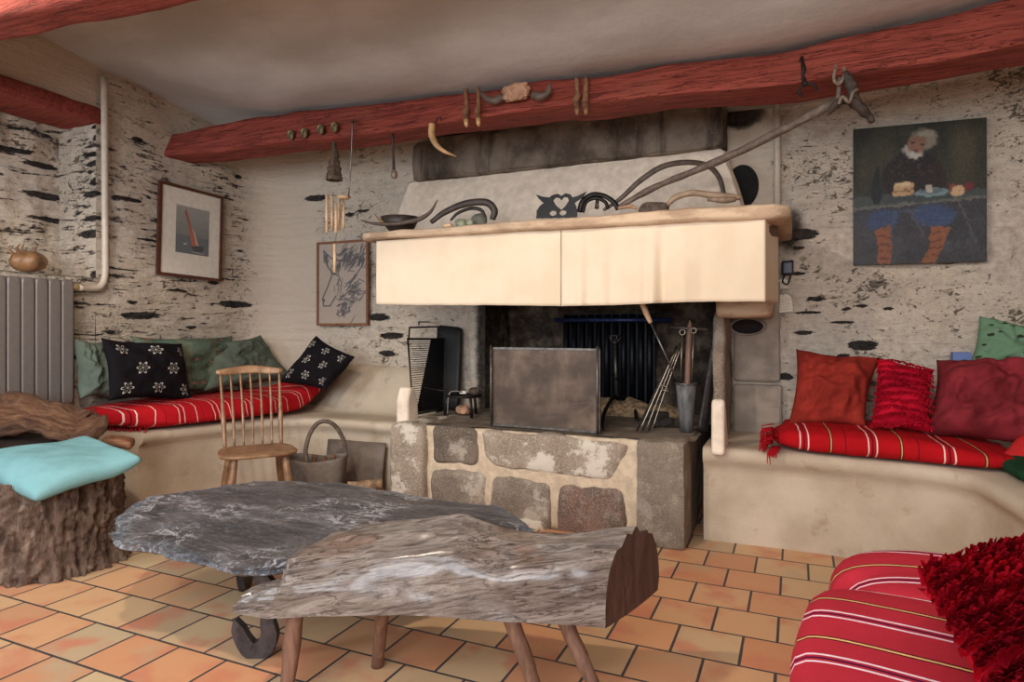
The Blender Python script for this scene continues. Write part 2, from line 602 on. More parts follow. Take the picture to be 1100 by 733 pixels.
def m_log(n):
    m = n.node('ShaderNodeMapping'); n.set(m.inputs['Vector'], n.co()); m.inputs['Rotation'].default_value = (R(8), R(14), -R(20))
    co = m.outputs[0]
    g = n.noise(2.2, 9, .74, (1.3, 6.0, 6.0), co=co, dist=.9); f = n.noise(24, 8, .8, (1, 3, 3), co=co); b = n.noise(3.0, 5, .6, co=co)
    x, y, z = n.xyz()
    c = n.ramp(g, [(.28, lin(70, 58, 50)), (.42, lin(116, 102, 92)), (.54, lin(150, 138, 128)), (.70, lin(190, 180, 172))])
    c = n.mix(b.ss(.46, .6) * z.ss(.36, .44) * .7, c, lin(130, 96, 72))
    ln = n.noise(6.0, 5, .6, (.8, 9, 9), co=co, dist=1.0)
    crk = 1.0 - (ln - .5).abs().ss(.002, .02)
    c = n.mix(crk * b.ss(.38, .55) * .75, c, lin(50, 40, 34))
    c = n.mix(f.ss(.57, .68) * .5, c, lin(62, 50, 44))
    c = n.mix((1.0 - f.ss(.34, .46)) * .35, c, lin(206, 198, 192))
    return dict(color=c, rough=n.noise(9, 6, .75, co=co) * .45 + .10, bump=g * 1.6 + f * .8 - crk * .5, bd=.013, bs=1.0, spec=.6, coat=.8, coat_rough=.2)


M_LOG = mat('weathered_polished_log', m_log)
M_ENDGRAIN = wood('sawn_end_grain', (58, 38, 30), (84, 58, 46), (104, 76, 62), (6, 6, 1.2), 5, .7, .008, .7)
M_LEG = wood('grey_brown_leg_wood', (78, 54, 42), (116, 84, 66), (146, 112, 92), (6, 6, 1), 4, .55)
M_CHAIR = wood('honey_chair_wood', (96, 68, 46), (138, 102, 72), (176, 138, 102), (3, 3, 3), 5, .35, .002, .15)
M_BARK = wood('rough_bark', (58, 42, 34), (112, 88, 72), (164, 140, 120), (3.0, 3.0, 1.0), 7, .8, .03, .85)
M_DRIFT = wood('gnarled_wood', (78, 48, 30), (130, 86, 56), (170, 122, 86), (1.5, 1.5, 7), 4, .6, .012, .6)


def m_drift(n):
    m = n.node('ShaderNodeMapping'); n.set(m.inputs['Vector'], n.co('UV')); m.inputs['Scale'].default_value = (9, 2.2, 1)
    co = m.outputs[0]
    g = n.noise(2.2, 7, .7, co=co, dist=1.4); f = n.noise(9, 6, .75, (1.6, .7, 1), co=co, dist=.6)
    c = n.ramp(g, [(.3, lin(58, 36, 24)), (.45, lin(118, 78, 52)), (.6, lin(156, 112, 80)), (.75, lin(190, 150, 116))])
    c = n.mix(f.ss(.56, .66) * .8, c, lin(44, 28, 20))
    return dict(color=c, rough=.6, bump=g * 1.4 - f, bd=.016, bs=1.0)


M_DRIFTUV = mat('gnarled_branch_wood', m_drift)
M_DARKWOOD = wood('dark_stained_wood', (24, 19, 17), (46, 36, 31), (64, 52, 44), (1, 6, 6), 5, .5, .003, .4)
M_POLE = wood('worn_pole_wood', (64, 52, 44), (96, 82, 70), (126, 110, 96), (3, 3, 3), 8, .6, .004, .4)
M_PICFRAME = wood('dark_brown_frame_wood', (58, 30, 20), (82, 42, 28), (100, 56, 38), (4, 4, 4), 8, .4, .001, .2)
M_OAKFRAME = wood('mid_oak_frame', (96, 58, 34), (126, 80, 50), (146, 98, 64), (4, 4, 4), 8, .45, .001, .2)
M_BAMBOO = plain('bamboo', (222, 186, 146), .5, var=.18, sc=20)
M_HORN = plain('yellow_horn', (184, 146, 98), .35, var=.35, sc=10)
M_HORN_D = mat('ridged_dark_horn', lambda n: dict(color=n.ramp(n.noise(18, 5, .7), [(.3, lin(54, 44, 38)), (.7, lin(118, 100, 86))]), rough=.5, bump=n.noise(60, 3, .6, (4, 1, 1)), bd=.004))
M_HOOF = plain('dried_goat_hide', (122, 84, 56), .8, var=.55, sc=30, bd=.006)
M_BONE = plain('fleshy_bone', (176, 134, 104), .8, var=.3, sc=22, bd=.01)
M_IRON = plain('black_wrought_iron', (40, 36, 34), .5, .7, var=.4, sc=40)
M_STEEL = plain('tarnished_steel', (112, 106, 100), .42, .8, var=.35, sc=30)
M_WIRE = plain('bright_wire', (150, 138, 122), .35, .8, var=.2)
M_BLACK = plain('matt_black_metal', (26, 25, 25), .6, .3, var=.3)
M_CAST = plain('black_cast_iron', (20, 22, 28), .45, .5, var=.4)
M_BLUEPIPE = plain('dark_blue_pipe', (54, 66, 112), .35, .5, var=.3)
M_RADI = plain('grey_painted_steel', (126, 120, 116), .42, .25, var=.05)
M_PIPE = plain('cream_painted_pipe', (196, 182, 164), .4, var=.08)
M_BRASS = plain('dull_brass', (112, 98, 66), .45, .6, var=.5, sc=60)
M_ROPE = plain('old_rope', (118, 102, 84), .9, var=.4, sc=80, bd=.004)
M_WICKER = plain('plaited_straw', (82, 66, 50), .85, var=.6, sc=70, bd=.008)
M_GREYCAN = plain('grey_zinc', (98, 98, 98), .65, .3, var=.5, sc=14, stretch=(3, 3, .6))
M_ASH = plain('ash_and_embers', (138, 116, 90), .95, var=.55, sc=30, bd=.02)
M_TRUG = plain('grey_felt_basket', (116, 106, 96), .9, var=.14, sc=40)
M_SHELLM = plain('brown_shell', (134, 98, 66), .45, var=.4, sc=14)
M_PAPER = plain('aged_paper', (222, 214, 198), .8, var=.06)
M_INK = plain('pen_ink', (52, 48, 50), .7, var=.1)
M_PLASTIC = plain('dark_blue_plastic', (40, 38, 58), .4, var=.15)
M_STONE = plain('grey_pebble', (112, 110, 96), .7, var=.3, sc=14)
M_GREENSTONE = plain('pale_green_stone', (150, 152, 124), .6, var=.35, sc=18)
M_BROWNSTONE = plain('brown_stone', (80, 66, 56), .85, var=.5, sc=30, bd=.008)
M_BLUEBOX = plain('blue_card', (96, 116, 168), .6, var=.08)
M_WHITEPL = plain('white_handle', (210, 202, 188), .5, var=.05)


def m_cloth(n):
    w1 = n.noise(160, 2, .5, (1, 1, .15)); b = n.noise(3, 4, .6)
    c = n.mix(b.ss(.35, .7), lin(228, 210, 184), lin(220, 200, 172))
    return dict(color=c, rough=.9, bump=w1 * .3 + n.noise(9, 3, .5) * .6, bd=.003, spec=.1)


M_CLOTH = mat('cream_linen', m_cloth)


def fabric(name, c, var=.15, sheen=.3, sc=7, bd=.006):
    def fn(n):
        b = n.noise(sc, 5, .6); w = n.noise(260, 2, .5)
        dk = tuple(v * (1 - var) for v in lin(*c)[:3]) + (1,); lt_ = tuple(min(1, v * (1 + var)) for v in lin(*c)[:3]) + (1,)
        return dict(color=n.mix(b.ss(.35, .68), dk, lt_), rough=.9, bump=b + w * .12, bd=bd, spec=.12)
    return mat(name, fn)


M_AQUA = fabric('aqua_cotton', (120, 164, 166), .08)
M_GREENPL = fabric('sage_green_cotton', (92, 102, 90), .16)
M_SHAG = fabric('crimson_shag', (186, 16, 42), .25)
M_TERRA = fabric('terracotta_cotton', (138, 44, 34), .22)
M_MAROON = fabric('dusty_maroon_velvet', (124, 40, 46), .28)
M_RED = fabric('crimson_wool', (160, 14, 28), .2)
M_REDTIP = fabric('bright_red_cotton', (190, 42, 44), .1)
M_BOTTLE = fabric('bottle_green_wool', (30, 66, 42), .2)


def stripes(name, coord, period, seq, base):
    """seq: list of (centre 0-1, half width, colour) woven lines across coordinate `coord`"""
    def fn(n):
        x, y, z = n.xyz('UV')
        t = ((x if coord == 'u' else y) / period + (n.noise(5, 2, .5) - .5) * .05).frac()
        b = n.noise(6, 4, .6)
        c = n.mix(b.ss(.35, .7), tuple(v * .85 for v in lin(*base)[:3]) + (1,), lin(*base))
        for (p, hw, col) in seq:
            k = (t - p).abs().lt(hw)
            c = n.mix(k, c, lin(*col))
        w = n.noise(220, 2, .5)
        return dict(color=c, rough=.88, bump=b + w * .15, bd=.006, spec=.12)
    return mat(name, fn)


WHT, YEL, BLK = (226, 190, 176), (206, 160, 104), (50, 14, 18)
SEQL = [(.12, .010, WHT), (.26, .010, WHT), (.19, .010, (110, 12, 24)), (.60, .010, WHT), (.78, .008, (120, 10, 24))]
SEQ = [(.12, .010, WHT), (.24, .010, WHT), (.18, .010, (90, 14, 34)), (.58, .022, BLK), (.58, .009, YEL), (.80, .009, (120, 10, 24))]
M_STRIPE_L = stripes('red_striped_mattress_cover', 'u', .20, SEQL, (178, 22, 30))
M_STRIPE_R = stripes('red_striped_throw', 'u', .27, SEQ, (178, 18, 26))
M_STRIPE_F = stripes('red_striped_blanket', 'v', .21, [(.12, .016, (240, 214, 222)), (.26, .016, (240, 214, 222)), (.19, .016, (70, 14, 60)), (.62, .038, (50, 16, 24)), (.62, .016, (230, 180, 120))], (184, 46, 60))


def m_flower(n):
    x, y, z = n.xyz('UV')
    a = y * 3.1 + .05; row = a.floor()
    b = x * 2.7 + .1 + row.m('MODULO', 2.0) * 0.5
    fx = (b.frac() - .5) / 2.7 * 1.3; fy = (a.frac() - .5) / 3.1
    r = (fx * fx + fy * fy).m('SQRT'); th = fy.m('ARCTAN2', fx)
    pet = (th * 3.0).m('COSINE').abs() * .088
    line = (r - pet).abs().lt(.0085) * r.lt(.098)
    dot = r.lt(.013)
    edge = ((x - .5).abs().lt(.42)) * ((y - .5).abs().lt(.45))
    k = line.max(dot) * edge
    w = n.noise(200, 2, .5)
    return dict(color=n.mix(k, lin(24, 21, 24), lin(206, 198, 186)), rough=.92, bump=n.noise(6, 4, .6) + w * .1 + k * .1, bd=.006, spec=.1)


M_FLOWER = mat('black_cotton_with_embroidered_flowers', m_flower)


def m_printgreen(n):
    v1 = n.voro(6, co=n.co('UV')); w = n.noise(16, 5, .7, co=n.co('UV'), dist=1.5); q = n.noise(60, 3, .6, co=n.co('UV'))
    stem = (1.0 - (w - .5).abs().ss(.02, .05)) * (1.0 - v1.ss(.35, .6))
    bud = (1.0 - v1.ss(.14, .22))
    x, y, z = n.xyz('UV')
    k = (x * 3.2 + n.noise(2, 2, .5, co=n.co('UV')) * .5).frac()
    base = n.mix((k - .5).abs().lt(.18), lin(90, 106, 90), lin(108, 116, 96))
    c = n.mix(stem, base, lin(40, 46, 38)); c = n.mix(bud * q.ss(.4, .55), c, lin(172, 92, 92))
    return dict(color=c, rough=.9, bump=n.noise(6, 4, .6), bd=.006, spec=.1)


M_FLORAL = mat('green_floral_print', m_printgreen)


def m_animals(n):
    m = n.node('ShaderNodeMapping'); n.set(m.inputs['Vector'], n.co('UV')); m.inputs['Scale'].default_value = (1, 1.7, 1)
    v1 = n.voro(5.2, co=m.outputs[0]); w = n.noise(14, 4, .7, co=n.co('UV'))
    k = 1.0 - (v1 + (w - .5) * .55).ss(.24, .27)
    c = n.mix(k, lin(104, 136, 108), lin(52, 56, 44))
    return dict(color=c, rough=.9, bump=n.noise(6, 4, .6), bd=.006, spec=.1)


M_ANIMAL = mat('green_print_of_small_animals', m_animals)


def m_mesh(n):
    x, y, z = n.xyz('UV')
    k = ((x * 190.0).frac() - .5).abs().gt(.32).max(((y * 150.0).frac() - .5).abs().gt(.32))
    b = n.noise(5, 5, .6)
    return dict(color=n.mix(b.ss(.4, .7), lin(92, 78, 68), lin(140, 120, 104)), rough=.55, metal=.4, alpha=k * .35 + .55)


M_MESH = mat('fine_wire_mesh', m_mesh)


def m_attrcol(n):
    return dict(color=n.attr('Col').outputs['Color'], rough=.55, bump=n.noise(60, 4, .7), bd=.0015, spec=.3)


M_PAINTED = mat('oil_paint', m_attrcol)
M_PRINT = mat('printed_paper', lambda n: dict(color=n.attr('Col').outputs['Color'], rough=.35, spec=.5))

# ------------------------------------------------------------------ the room
XL, YB, XR, YF = -3.9, 3.9, 2.0, -2.6


def beam_bottom(x):
    return float(np.interp(x, [-3.9, -2.2, -1.1, 0, .8], [2.215, 2.165, 2.155, 2.095, 2.12]))


def beam_top(x):
    return float(np.interp(x, [-3.9, -3.3, -2.8, -2.2, -1.1, 0, .4, .8], [2.40, 2.405, 2.39, 2.36, 2.305, 2.28, 2.30, 2.34]))


def ceil_z(x, y):
    z = 2.60 - .05 * (x + 3.9) - .13 * (max(y, 1.2) - 3.0)
    t = sstep(2.3, 3.0, y) * sstep(-3.8, -2.9, x)
    return z * (1 - t) + (beam_top(x) + .025) * t


o = obj('floor', grid(lambda u, v: (XL - .6 + u * (XR - XL + .7), YF + v * (YB + 1.0 - YF), 0), 4, 4), M_FLOOR, origin='zero'); o['kind'] = 'structure'
o = obj('ceiling', grid(lambda u, v: (lambda x, y: (x, y, ceil_z(x, y) + .012 * nz((x, y, 0), 1.6)))(XL - .05 + u * (XR - XL + .1), YF + v * (YB - YF + .05)), 60, 70, flip=True), M_CEIL, origin='zero')
o['kind'] = 'structure'


def blobs(lst, plane):
    out = []
    for (px, py, rx, ry) in lst:
        c = plane(px, py); e = plane(px + rx, py); h = plane(px, py - ry)
        out.append((c, .82 * float(np.linalg.norm((e - c)[:2])), .82 * float(abs(h[2] - c[2]))))
    return out


def bval(p, bl, ax):
    best = 0.0
    for c, rx, rz in bl:
        dx = (p[ax] - c[ax]) / rx; dz = (p[2] - c[2]) / rz
        d = dx * dx + dz * dz
        if d < 4: best = max(best, 1 - .5 * d)
    return max(0.0, best)


def wall_obj(name, fn, nu, nv, m, slate, soot, plast, ax, flip=False):
    mb = MB(); grid(fn, nu, nv, flip=flip, mb=mb)
    sl = []; so = []; pl = []
    for p in mb.v:
        sl.append(bval(p, slate, ax)); so.append(soot(p)); pl.append(plast(p))
    o = obj(name, mb, m, origin='zero', attrs={'slate': ('FLOAT', sl), 'soot': ('FLOAT', so), 'plaster': ('FLOAT', pl)})
    o['kind'] = 'structure'
    return o


# left wall: a niche with a lintel above the radiator
SLL = blobs([(151, 339, 26, 4.5), (251, 327, 20, 4.5), (50, 244, 40, 6), (84, 351, 6, 5), (83, 326, 5, 6), (90, 297, 11, 2), (229, 304, 9, 2.5), (88, 205, 28, 5),
             (84, 171, 24, 4), (50, 152, 34, 3.5), (92, 232, 26, 4), (135, 214, 20, 3), (60, 228, 30, 4), (160, 258, 16, 2), (120, 357, 10, 2), (205, 352, 8, 2),
             (140, 325, 10, 2), (190, 312, 14, 2), (60, 186, 14, 6), (220, 160, 12, 3), (255, 190, 5, 3), (150, 150, 8, 3)], lambda a, b: X(a, b, XL))
NY0, NZ0, NZ1, ND = 2.52, 1.365, 2.30, .36   # niche: far jamb, sill, lintel underside, depth


FR = .34


def wall_left_fn(u, v):
    y = NY0 + u * (YB + .03 - NY0); z = v * 2.78
    d = .022 * fbm((y * 1.2, z * 2.6, 0), 1.6, 4, 2.0) + .008 * nz((y * 3, z * 12, 4), 1)
    t = min(1, u * 8)
    # rounded plaster corner towards the back wall
    q = YB - FR
    if y > q:
        a = (y - q) / (YB + .03 - q) * R(46)
        return (XL + FR - (FR - d * t * (1 - a)) * math.cos(a), q + FR * math.sin(a), z)
    return (XL + d * t, y, z)


wall_obj('wall_left', wall_left_fn, 130, 190, M_WALL_L, SLL, lambda p: .25 * sstep(2.35, 2.6, p[2]), lambda p: .35 * sstep(2.2, 2.45, p[2]) + sstep(3.62, 3.8, p[1]), 1, flip=False)  # third mask: wall gets darker towards the ceiling
zero = lambda p: 0.0
o = wall_obj('wall_left_lower', lambda u, v: (XL + .012 * fbm((u * 3, v * 3, 1), 2, 3), YF + u * (NY0 - YF), v * NZ0), 60, 30, M_WALL_L, [], zero, zero, 1)
o = wall_obj('wall_left_upper', lambda u, v: (XL, YF + u * (NY0 - YF), NZ1 + .02 + v * (2.95 - NZ1)), 40, 8, M_WALL_L, [], zero, lambda p: 1.0, 1)
o = wall_obj('wall_left_niche', lambda u, v: (XL - ND + .05 * fbm((u * 3.5, v * 2.2, 3), 2.0, 4), .9 + u * (NY0 + .02 - .9), NZ0 - .03 + v * (NZ1 - NZ0 + .08)), 90, 60, M_WALL_L, SLL[7:12], zero, zero, 1)
o = wall_obj('wall_left_jamb', lambda u, v: (XL - ND + u * ND, NY0 + .035 * (1 - u) * u * fbm((u * 2, v * 5, 3), 3.0, 4) + .012 * nz((u * 4, v * 14, 3), 1) * (1 - u), NZ0 - .03 + v * (NZ1 - NZ0 + .08)), 30, 60, M_WALL_L,
             SLL, zero, zero, 0)
o = wall_obj('wall_left_sill', lambda u, v: (XL - ND + u * (ND + .01), .9 + v * (NY0 - .9 + .01), NZ0 + .006 * nz((u * 4, v * 12, 0), 2)), 20, 60, M_WALL_L, [], zero, zero, 1, flip=True)
o = wall_obj('wall_left_niche_end', lambda u, v: (XL - ND + u * ND, .9, NZ0 + v * (NZ1 - NZ0 + .05)), 4, 4, M_WALL_L, [], zero, zero, 0)

# back wall with the fireplace recess
SLB = blobs([(862, 252, 22, 7), (927, 371, 20, 7), (906, 383, 9, 3), (926, 329, 9, 3), (909, 332, 6, 3), (955, 332, 7, 2), (906, 346, 18, 3), (863, 358, 16, 3), (844, 405, 10, 5),
             (932, 394, 14, 2.5), (877, 321, 16, 3), (858, 294, 9, 3), (893, 366, 5, 2), (858, 267, 10, 2), (408, 341, 14, 5), (421, 361, 16, 4.5), (416, 380, 12, 4),
             (375, 231, 9, 2), (339, 213, 15, 4), (389, 227, 11, 2), (300, 165, 12, 3), (520, 372, 9, 4), (868, 337, 20, 2)], lambda a, b: Y(a, b, YB))
OX0, OX1, OZ = float(Y(521, 400, YB)[0]), float(Y(772, 400, YB)[0]), 1.42


def soot_dark_b(p):
    x, y, z = p
    s1 = sstep(OX0 - .16, OX0 + .02, x) * sstep(OX1 + .15, OX1, x) * sstep(2.0, 1.2, z)
    c1 = Y(795, 122, YB); c2 = Y(803, 196, YB)
    s2 = 1 - .5 * (((x - c1[0]) / .15) ** 2 + ((z - c1[2]) / .09) ** 2)  # shade inside the wall cavity, painted as a flat dark patch
    s3 = 1.2 - .5 * (((x - c2[0]) / .10) ** 2 + ((z - c2[2]) / .12) ** 2)
    c3 = Y(850, 250, YB); s4 = .8 - .5 * (((x - c3[0]) / .09) ** 2 + ((z - c3[2]) / .16) ** 2)  # s4: dark ellipse beside the right end of the mantel
    return max(0, s1, s2, s4)


def plast_b(p):
    x, y, z = p
    a = sstep(-3.3, -3.45, x) * .95
    b = sstep(-.45, -.42, x) * sstep(-.10, -.13, x) * .9
    return max(a, b, .5 * sstep(2.0, 2.15, z) * sstep(-.2, -.7, x))


WX0, WX1 = XL - .02, XR


def wall_back_part(name, x0, x1, z0, z1, nu, nv):
    def fn(u, v):
        x = x0 + u * (x1 - x0); z = z0 + v * (z1 - z0)
        k = 1 - plast_b((x, YB, z))
        d = (.020 * fbm((x * 1.6, 0, z * 2.2), 1.8, 4, 7) + .006 * nz((x * 9, 0, z * 14), 1)) * k
        q = XL + FR
        if x < q:
            a = (q - x) / (q - WX0) * R(46)
            return (q - FR * math.sin(a), YB - FR + (FR - d) * math.cos(a), z)
        return (x, YB - d, z)
    return wall_obj(name, fn, nu, nv, M_WALL_B, SLB, soot_dark_b, plast_b, 0)


wall_back_part('wall_back', OX1, WX1, 0, 2.72, 130, 150)
wall_back_part('wall_back_left', WX0, OX0, 0, 2.72, 110, 150)
wall_back_part('wall_back_over_hearth', OX0, OX1, OZ, 2.72, 90, 70)
# recess shell
RD = .42
mb = MB()
grid(lambda u, v: (OX0 - .05 + u * (OX1 - OX0 + .1), YB + RD + .03 * fbm((u * 3, v * 3, 0), 2, 4), .3 + v * (OZ - .28)), 50, 34, mb=mb)
grid(lambda u, v: (OX0 + .02 * fbm((u * 3, v * 3, 3), 2, 4) * u, YB + u * RD, .3 + v * (OZ - .28)), 20, 30, mb=mb)
grid(lambda u, v: (OX1 + .02 * fbm((u * 3, v * 3, 6), 2, 4) * u, YB + u * RD, .3 + v * (OZ - .28)), 20, 30, flip=True, mb=mb)
grid(lambda u, v: (OX0 + u * (OX1 - OX0), YB + v * RD, OZ), 4, 4, flip=True, mb=mb)
o = obj('wall_back_recess', mb, M_SOOT, origin='zero'); o['kind'] = 'structure'

o = wall_obj('wall_right', lambda u, v: (XR, YB + u * (YF - YB), v * 2.9), 20, 20, M_WALL_B, [], zero, zero, 1)
o = wall_obj('wall_front', lambda u, v: (XR - u * (XR - XL), YF, v * 3.1), 20, 20, M_WALL_B, [], zero, lambda p: 1.0, 0)


# ------------------------------------------------------------------ ceiling beams
def beam(name, label, fn, n, m=M_BEAM):
    return tag(obj(name, box(fn, *n, k=14), m, sharp=50), label, 'beam')


def b1(u, v, w):
    x = -4.25 + (u + 1) / 2 * 6.0
    zb = beam_bottom(x) + .008 * nz((x * 2, 0, 0), 1.5); zt = beam_top(x) + .012 * nz((x * 3, 3, 0), 1)
    lean = .05 * (w + 1) / 2
    yy = 2.985 + (v + 1) / 2 * .235 + lean * (1 if v < 0 else 0)
    p = np.array([x, yy, zb + (w + 1) / 2 * (zt - zb)])
    d = fbm(p * [1, 3, 3], 1.6, 4, 3)
    return p + np.array([0, -.012 * d, .012 * d])


beam('ceiling_beam', 'long crooked red painted timber beam crossing the room above the fireplace', b1, (150, 12, 10))

# near beam, upper left corner
nb_lo = [Z(0, 52, 2.18), Z(80, 36, 2.20), Z(150, 20, 2.23), Z(230, 3, 2.28), Z(330, -14, 2.33)]


def b2(u, v, w):
    t = (u + 1) / 2
    x = -3.9 + t * 5.9
    # underside rises towards the right, where the timber thins
    zb = float(np.interp(x, [-3.9, -2.9, -2.24, -1.75, -1.45, -1.1, -.7, .3, 2], [2.25, 2.21, 2.165, 2.145, 2.18, 2.24, 2.31, 2.36, 2.36]))
    yf = float(np.interp(x, [-2.9, -1.7, -1.1, -.5, 2], [1.35, 1.37, 1.42, 1.46, 1.46]))
    p = np.array([x, yf + (v + 1) / 2 * .17, zb + (w + 1) / 2 * (2.78 - zb)])
    d = fbm(p * [1, 3, 3], 1.8, 4, 13)
    return p + np.array([0, -.008 * d, .010 * d])


beam('ceiling_beam', 'near red painted timber beam cutting across the top left corner of the ceiling', b2, (90, 10, 10))

L0, L1 = X(0, 101, XL), X(112, 134, XL); U0, U1 = X(0, 82, XL), X(112, 124, XL)


def b3(u, v, w):
    t = (v + 1) / 2
    y = 0.9 + t * (NY0 + .07 - .9)
    zb = np.interp(y, [.9, L0[1], L1[1]], [L0[2] + .02, L0[2], L1[2] - .01]); zt = np.interp(y, [.9, U0[1], U1[1]], [U0[2] + .05, U0[2], U1[2] + .035])
    p = np.array([XL - ND + .02 + (u + 1) / 2 * (ND + .01), y, zb + (w + 1) / 2 * (zt - zb)])
    d = fbm(p * [3, 1, 3], 2, 4, 23)
    return p + np.array([.012 * d, 0, .010 * d])


beam('lintel_beam', 'short red painted timber lintel over the niche in the left wall', b3, (8, 60, 6))

# ------------------------------------------------------------------ fireplace
FP = thing('fireplace', 'wide granite and plaster fireplace with raised hearth, cream tapered hood and stone mantel shelf', 'fireplace', (-1.3, 3.5, 0))
HT = .50   # hearth top
HY = 3.12
hx0, hx1 = -2.18, -.46
obj('hearth_bed', bx(hx0 + .02, hx1 - .05, HY + .03, YB + RD - .02, 0, HT - .004, n=(60, 40, 12), amp=.006, f=9), M_MORTAR, FP)


def hearth_top(u, v):
    x = hx0 + .03 + u * (hx1 - .02 - hx0); y = HY + .05 + v * (YB + RD - .03 - HY - .05)
    return (x, y, HT + .004 + .006 * fbm((x, y, 0), 9, 3))


mb = MB(); grid(hearth_top, 50, 40, mb=mb)
obj('hearth_slab', mb, mat('ashy_hearth_stone', lambda n: dict(color=n.ramp(n.noise(6, 6, .7), [(.3, lin(84, 72, 62)), (.55, lin(126, 112, 98)), (.8, lin(160, 146, 128))]), rough=.9,
                                                              bump=n.noise(12, 5, .7), bd=.01, spec=.15)), FP)


def stonepx(pts, m, y0=HY + .012, dep=.14, s=0.0, name='hearth_stone'):
    """irregular face stone: pixel quad bl, br, tr, tl on the hearth front"""
    q = [Y(a, b, y0) for a, b in pts]
    c = [q[0], q[1], q[1] + [0, dep, 0], q[0] + [0, dep, 0], q[3], q[2], q[2] + [0, dep, 0], q[3] + [0, dep, 0]]
    for p in c: p[2] = min(p[2], HT + .004)
    return obj(name, hexa(c, n=(22, 6, 14), amp=.012, f=9, k=7, s=s), m, FP)


stonepx([(463, 497), (513, 500), (511, 460), (463, 456)], M_GRAN_D, s=1)
stonepx([(520, 500), (660, 521), (678, 474), (512, 462)], M_GRAN_W, s=2)
stonepx([(461, 545), (522, 552), (521, 508), (461, 502)], M_GRAN, s=3)
stonepx([(525, 574), (591, 582), (592, 518), (526, 510)], M_GRAN, s=4)
stonepx([(597, 584), (673, 592), (671, 527), (598, 520)], M_GRAN_P, s=5)
stonepx([(545, 600), (592, 604), (584, 560), (548, 556)], M_GRAN_W, y0=HY - .01, s=6)
stonepx([(464, 590), (522, 598), (520, 554), (464, 548)], M_GRAN_D, s=7)
stonepx([(600, 622), (672, 632), (670, 596), (600, 590)], M_GRAN, s=8)
# two upright granite blocks
a, b = Y(418, 456, HY - .01), Y(455, 458, HY - .01)
obj('granite_block', bx(a[0], b[0], HY - .015, 3.62, 0, HT + .005, n=(10, 14, 16), amp=.008, f=8, k=14), M_GRAN_W, FP)
a, b = Y(683, 474, 3.075), Y(735, 475, 3.075)
obj('granite_block', bx(a[0], b[0], 3.075, 3.6, 0, HT + .012, n=(10, 14, 16), amp=.005, f=8, k=24), mat('brown_grey_granite', granite((112, 100, 88), (134, 120, 104), (156, 142, 126), .22, .6)), FP, sharp=60)

# plaster end slabs and the tall right jamb
def slabside(x0, x1, prof, name, m, s=0):
    """prof: list of (y, z) outline extruded along x"""
    mb = MB(); prism(prof, 1, lambda p, q, t: (x0 + t * (x1 - x0), p, q), mb)
    o = obj(name, mb, m, FP, smooth=False)
    bv = o.modifiers.new('bevel', 'BEVEL'); bv.width = .018; bv.segments = 3; bv.limit_method = 'ANGLE'
    return o


slabside(-2.20, -2.115, [(3.22, .38), (3.22, .62), (3.25, .70), (3.29, .70), (3.34, .62), (3.36, .38)], 'end_slab', M_HOOD)
xr0 = float(Y(764, 450, 3.22)[0])
slabside(xr0, xr0 + .062, [(3.21, .44), (3.21, .69), (3.235, .715), (3.27, .70), (3.40, .50), (3.42, .44)], 'end_slab', M_HOOD)
jx0 = float(Y(765, 400, 3.5)[0]); jx1 = float(Y(779, 400, 3.5)[0])
obj('side_jamb', bx(jx0, jx1, 3.48, 3.92, .45, 1.14, n=(6, 12, 30), amp=.010, f=7, k=8), mat('jamb_granite', granite((142, 124, 108), (120, 104, 90), (172, 158, 140), .2)), FP)
# panel between jamb and wall, with its mouldings
x0, x1 = float(Y(788, 400, 3.86)[0]), float(Y(838, 400, 3.86)[0])
pb, pt = float(Y(800, 410, 3.86)[2]), float(Y(800, 345, 3.86)[2])
obj('side_panel', bx(x0, x1, 3.85, 3.93, pb, 1.32, n=(16, 2, 24), amp=.004, f=6, k=30), M_PANEL, FP)
obj('side_panel', bx(x0, x1 + .01, 3.835, 3.93, .46, pb - .015, n=(16, 2, 16), amp=.004, f=5, k=30), M_PANEL, FP)
c = [Y(768, 346, 3.45), Y(832, 346, 3.45)]
obj('corbel', bx(c[0][0], float(Y(829, 330, 3.45)[0]), 3.40, 3.9, float(Y(800, 341, 3.4)[2]), 1.30, n=(14, 8, 10), amp=.006, f=7, k=10), M_MANTEL, FP)
cc = Y(803, 351, 3.83)
mb = MB(); lathe([(.005, -.004), (.060, -.004), (.075, .010), (.082, .018), (.090, .010), (.094, -.02)], (0, 0, 0), 28, 'y', mb)
mb.v = [(cc[0] + v[0], cc[1] + v[1] * 1.0, cc[2] + v[2] * .48) for v in mb.v]
obj('vent_hole', mb, [plain('vent_hole_shade', (34, 28, 26), .95)], FP)  # shallow dish coloured dark for the shade inside the vent opening
mb = MB(); lathe([(.078, .006), (.088, .022), (.098, .012), (.10, -.02)], (0, 0, 0), 28, 'y', mb)
mb.v = [(cc[0] + v[0], cc[1] + v[1] * 1.0, cc[2] + v[2] * .50) for v in mb.v]
mb.f = mb.f[:-2] if len(mb.f[-1]) > 4 else mb.f
obj('vent_rim', mb, M_PANEL, FP)
cc = Y(797, 200, 3.88)
mb = MB(); lathe([(.002, -.004), (.10, -.004), (.118, .004), (.125, .02)], (0, 0, 0), 30, 'y', mb)
mb.v = [(cc[0] + v[0] * .72, cc[1] - v[1] * .5, cc[2] + v[2] * 1.0) for v in mb.v]
obj('flue_hole', mb, [plain('flue_hole_shade', (22, 20, 20), .95)], FP)  # flat black disc, its colour stands for the dark inside the flue
# small wall socket-like plaster plate low in the side panel
c = Y(829, 446, 3.83); obj('cover_plate', bx(c[0] - .04, c[0] + .04, 3.825, 3.84, c[2] - .045, c[2] + .045, n=(2, 2, 2)), M_PANEL, FP, smooth=False)

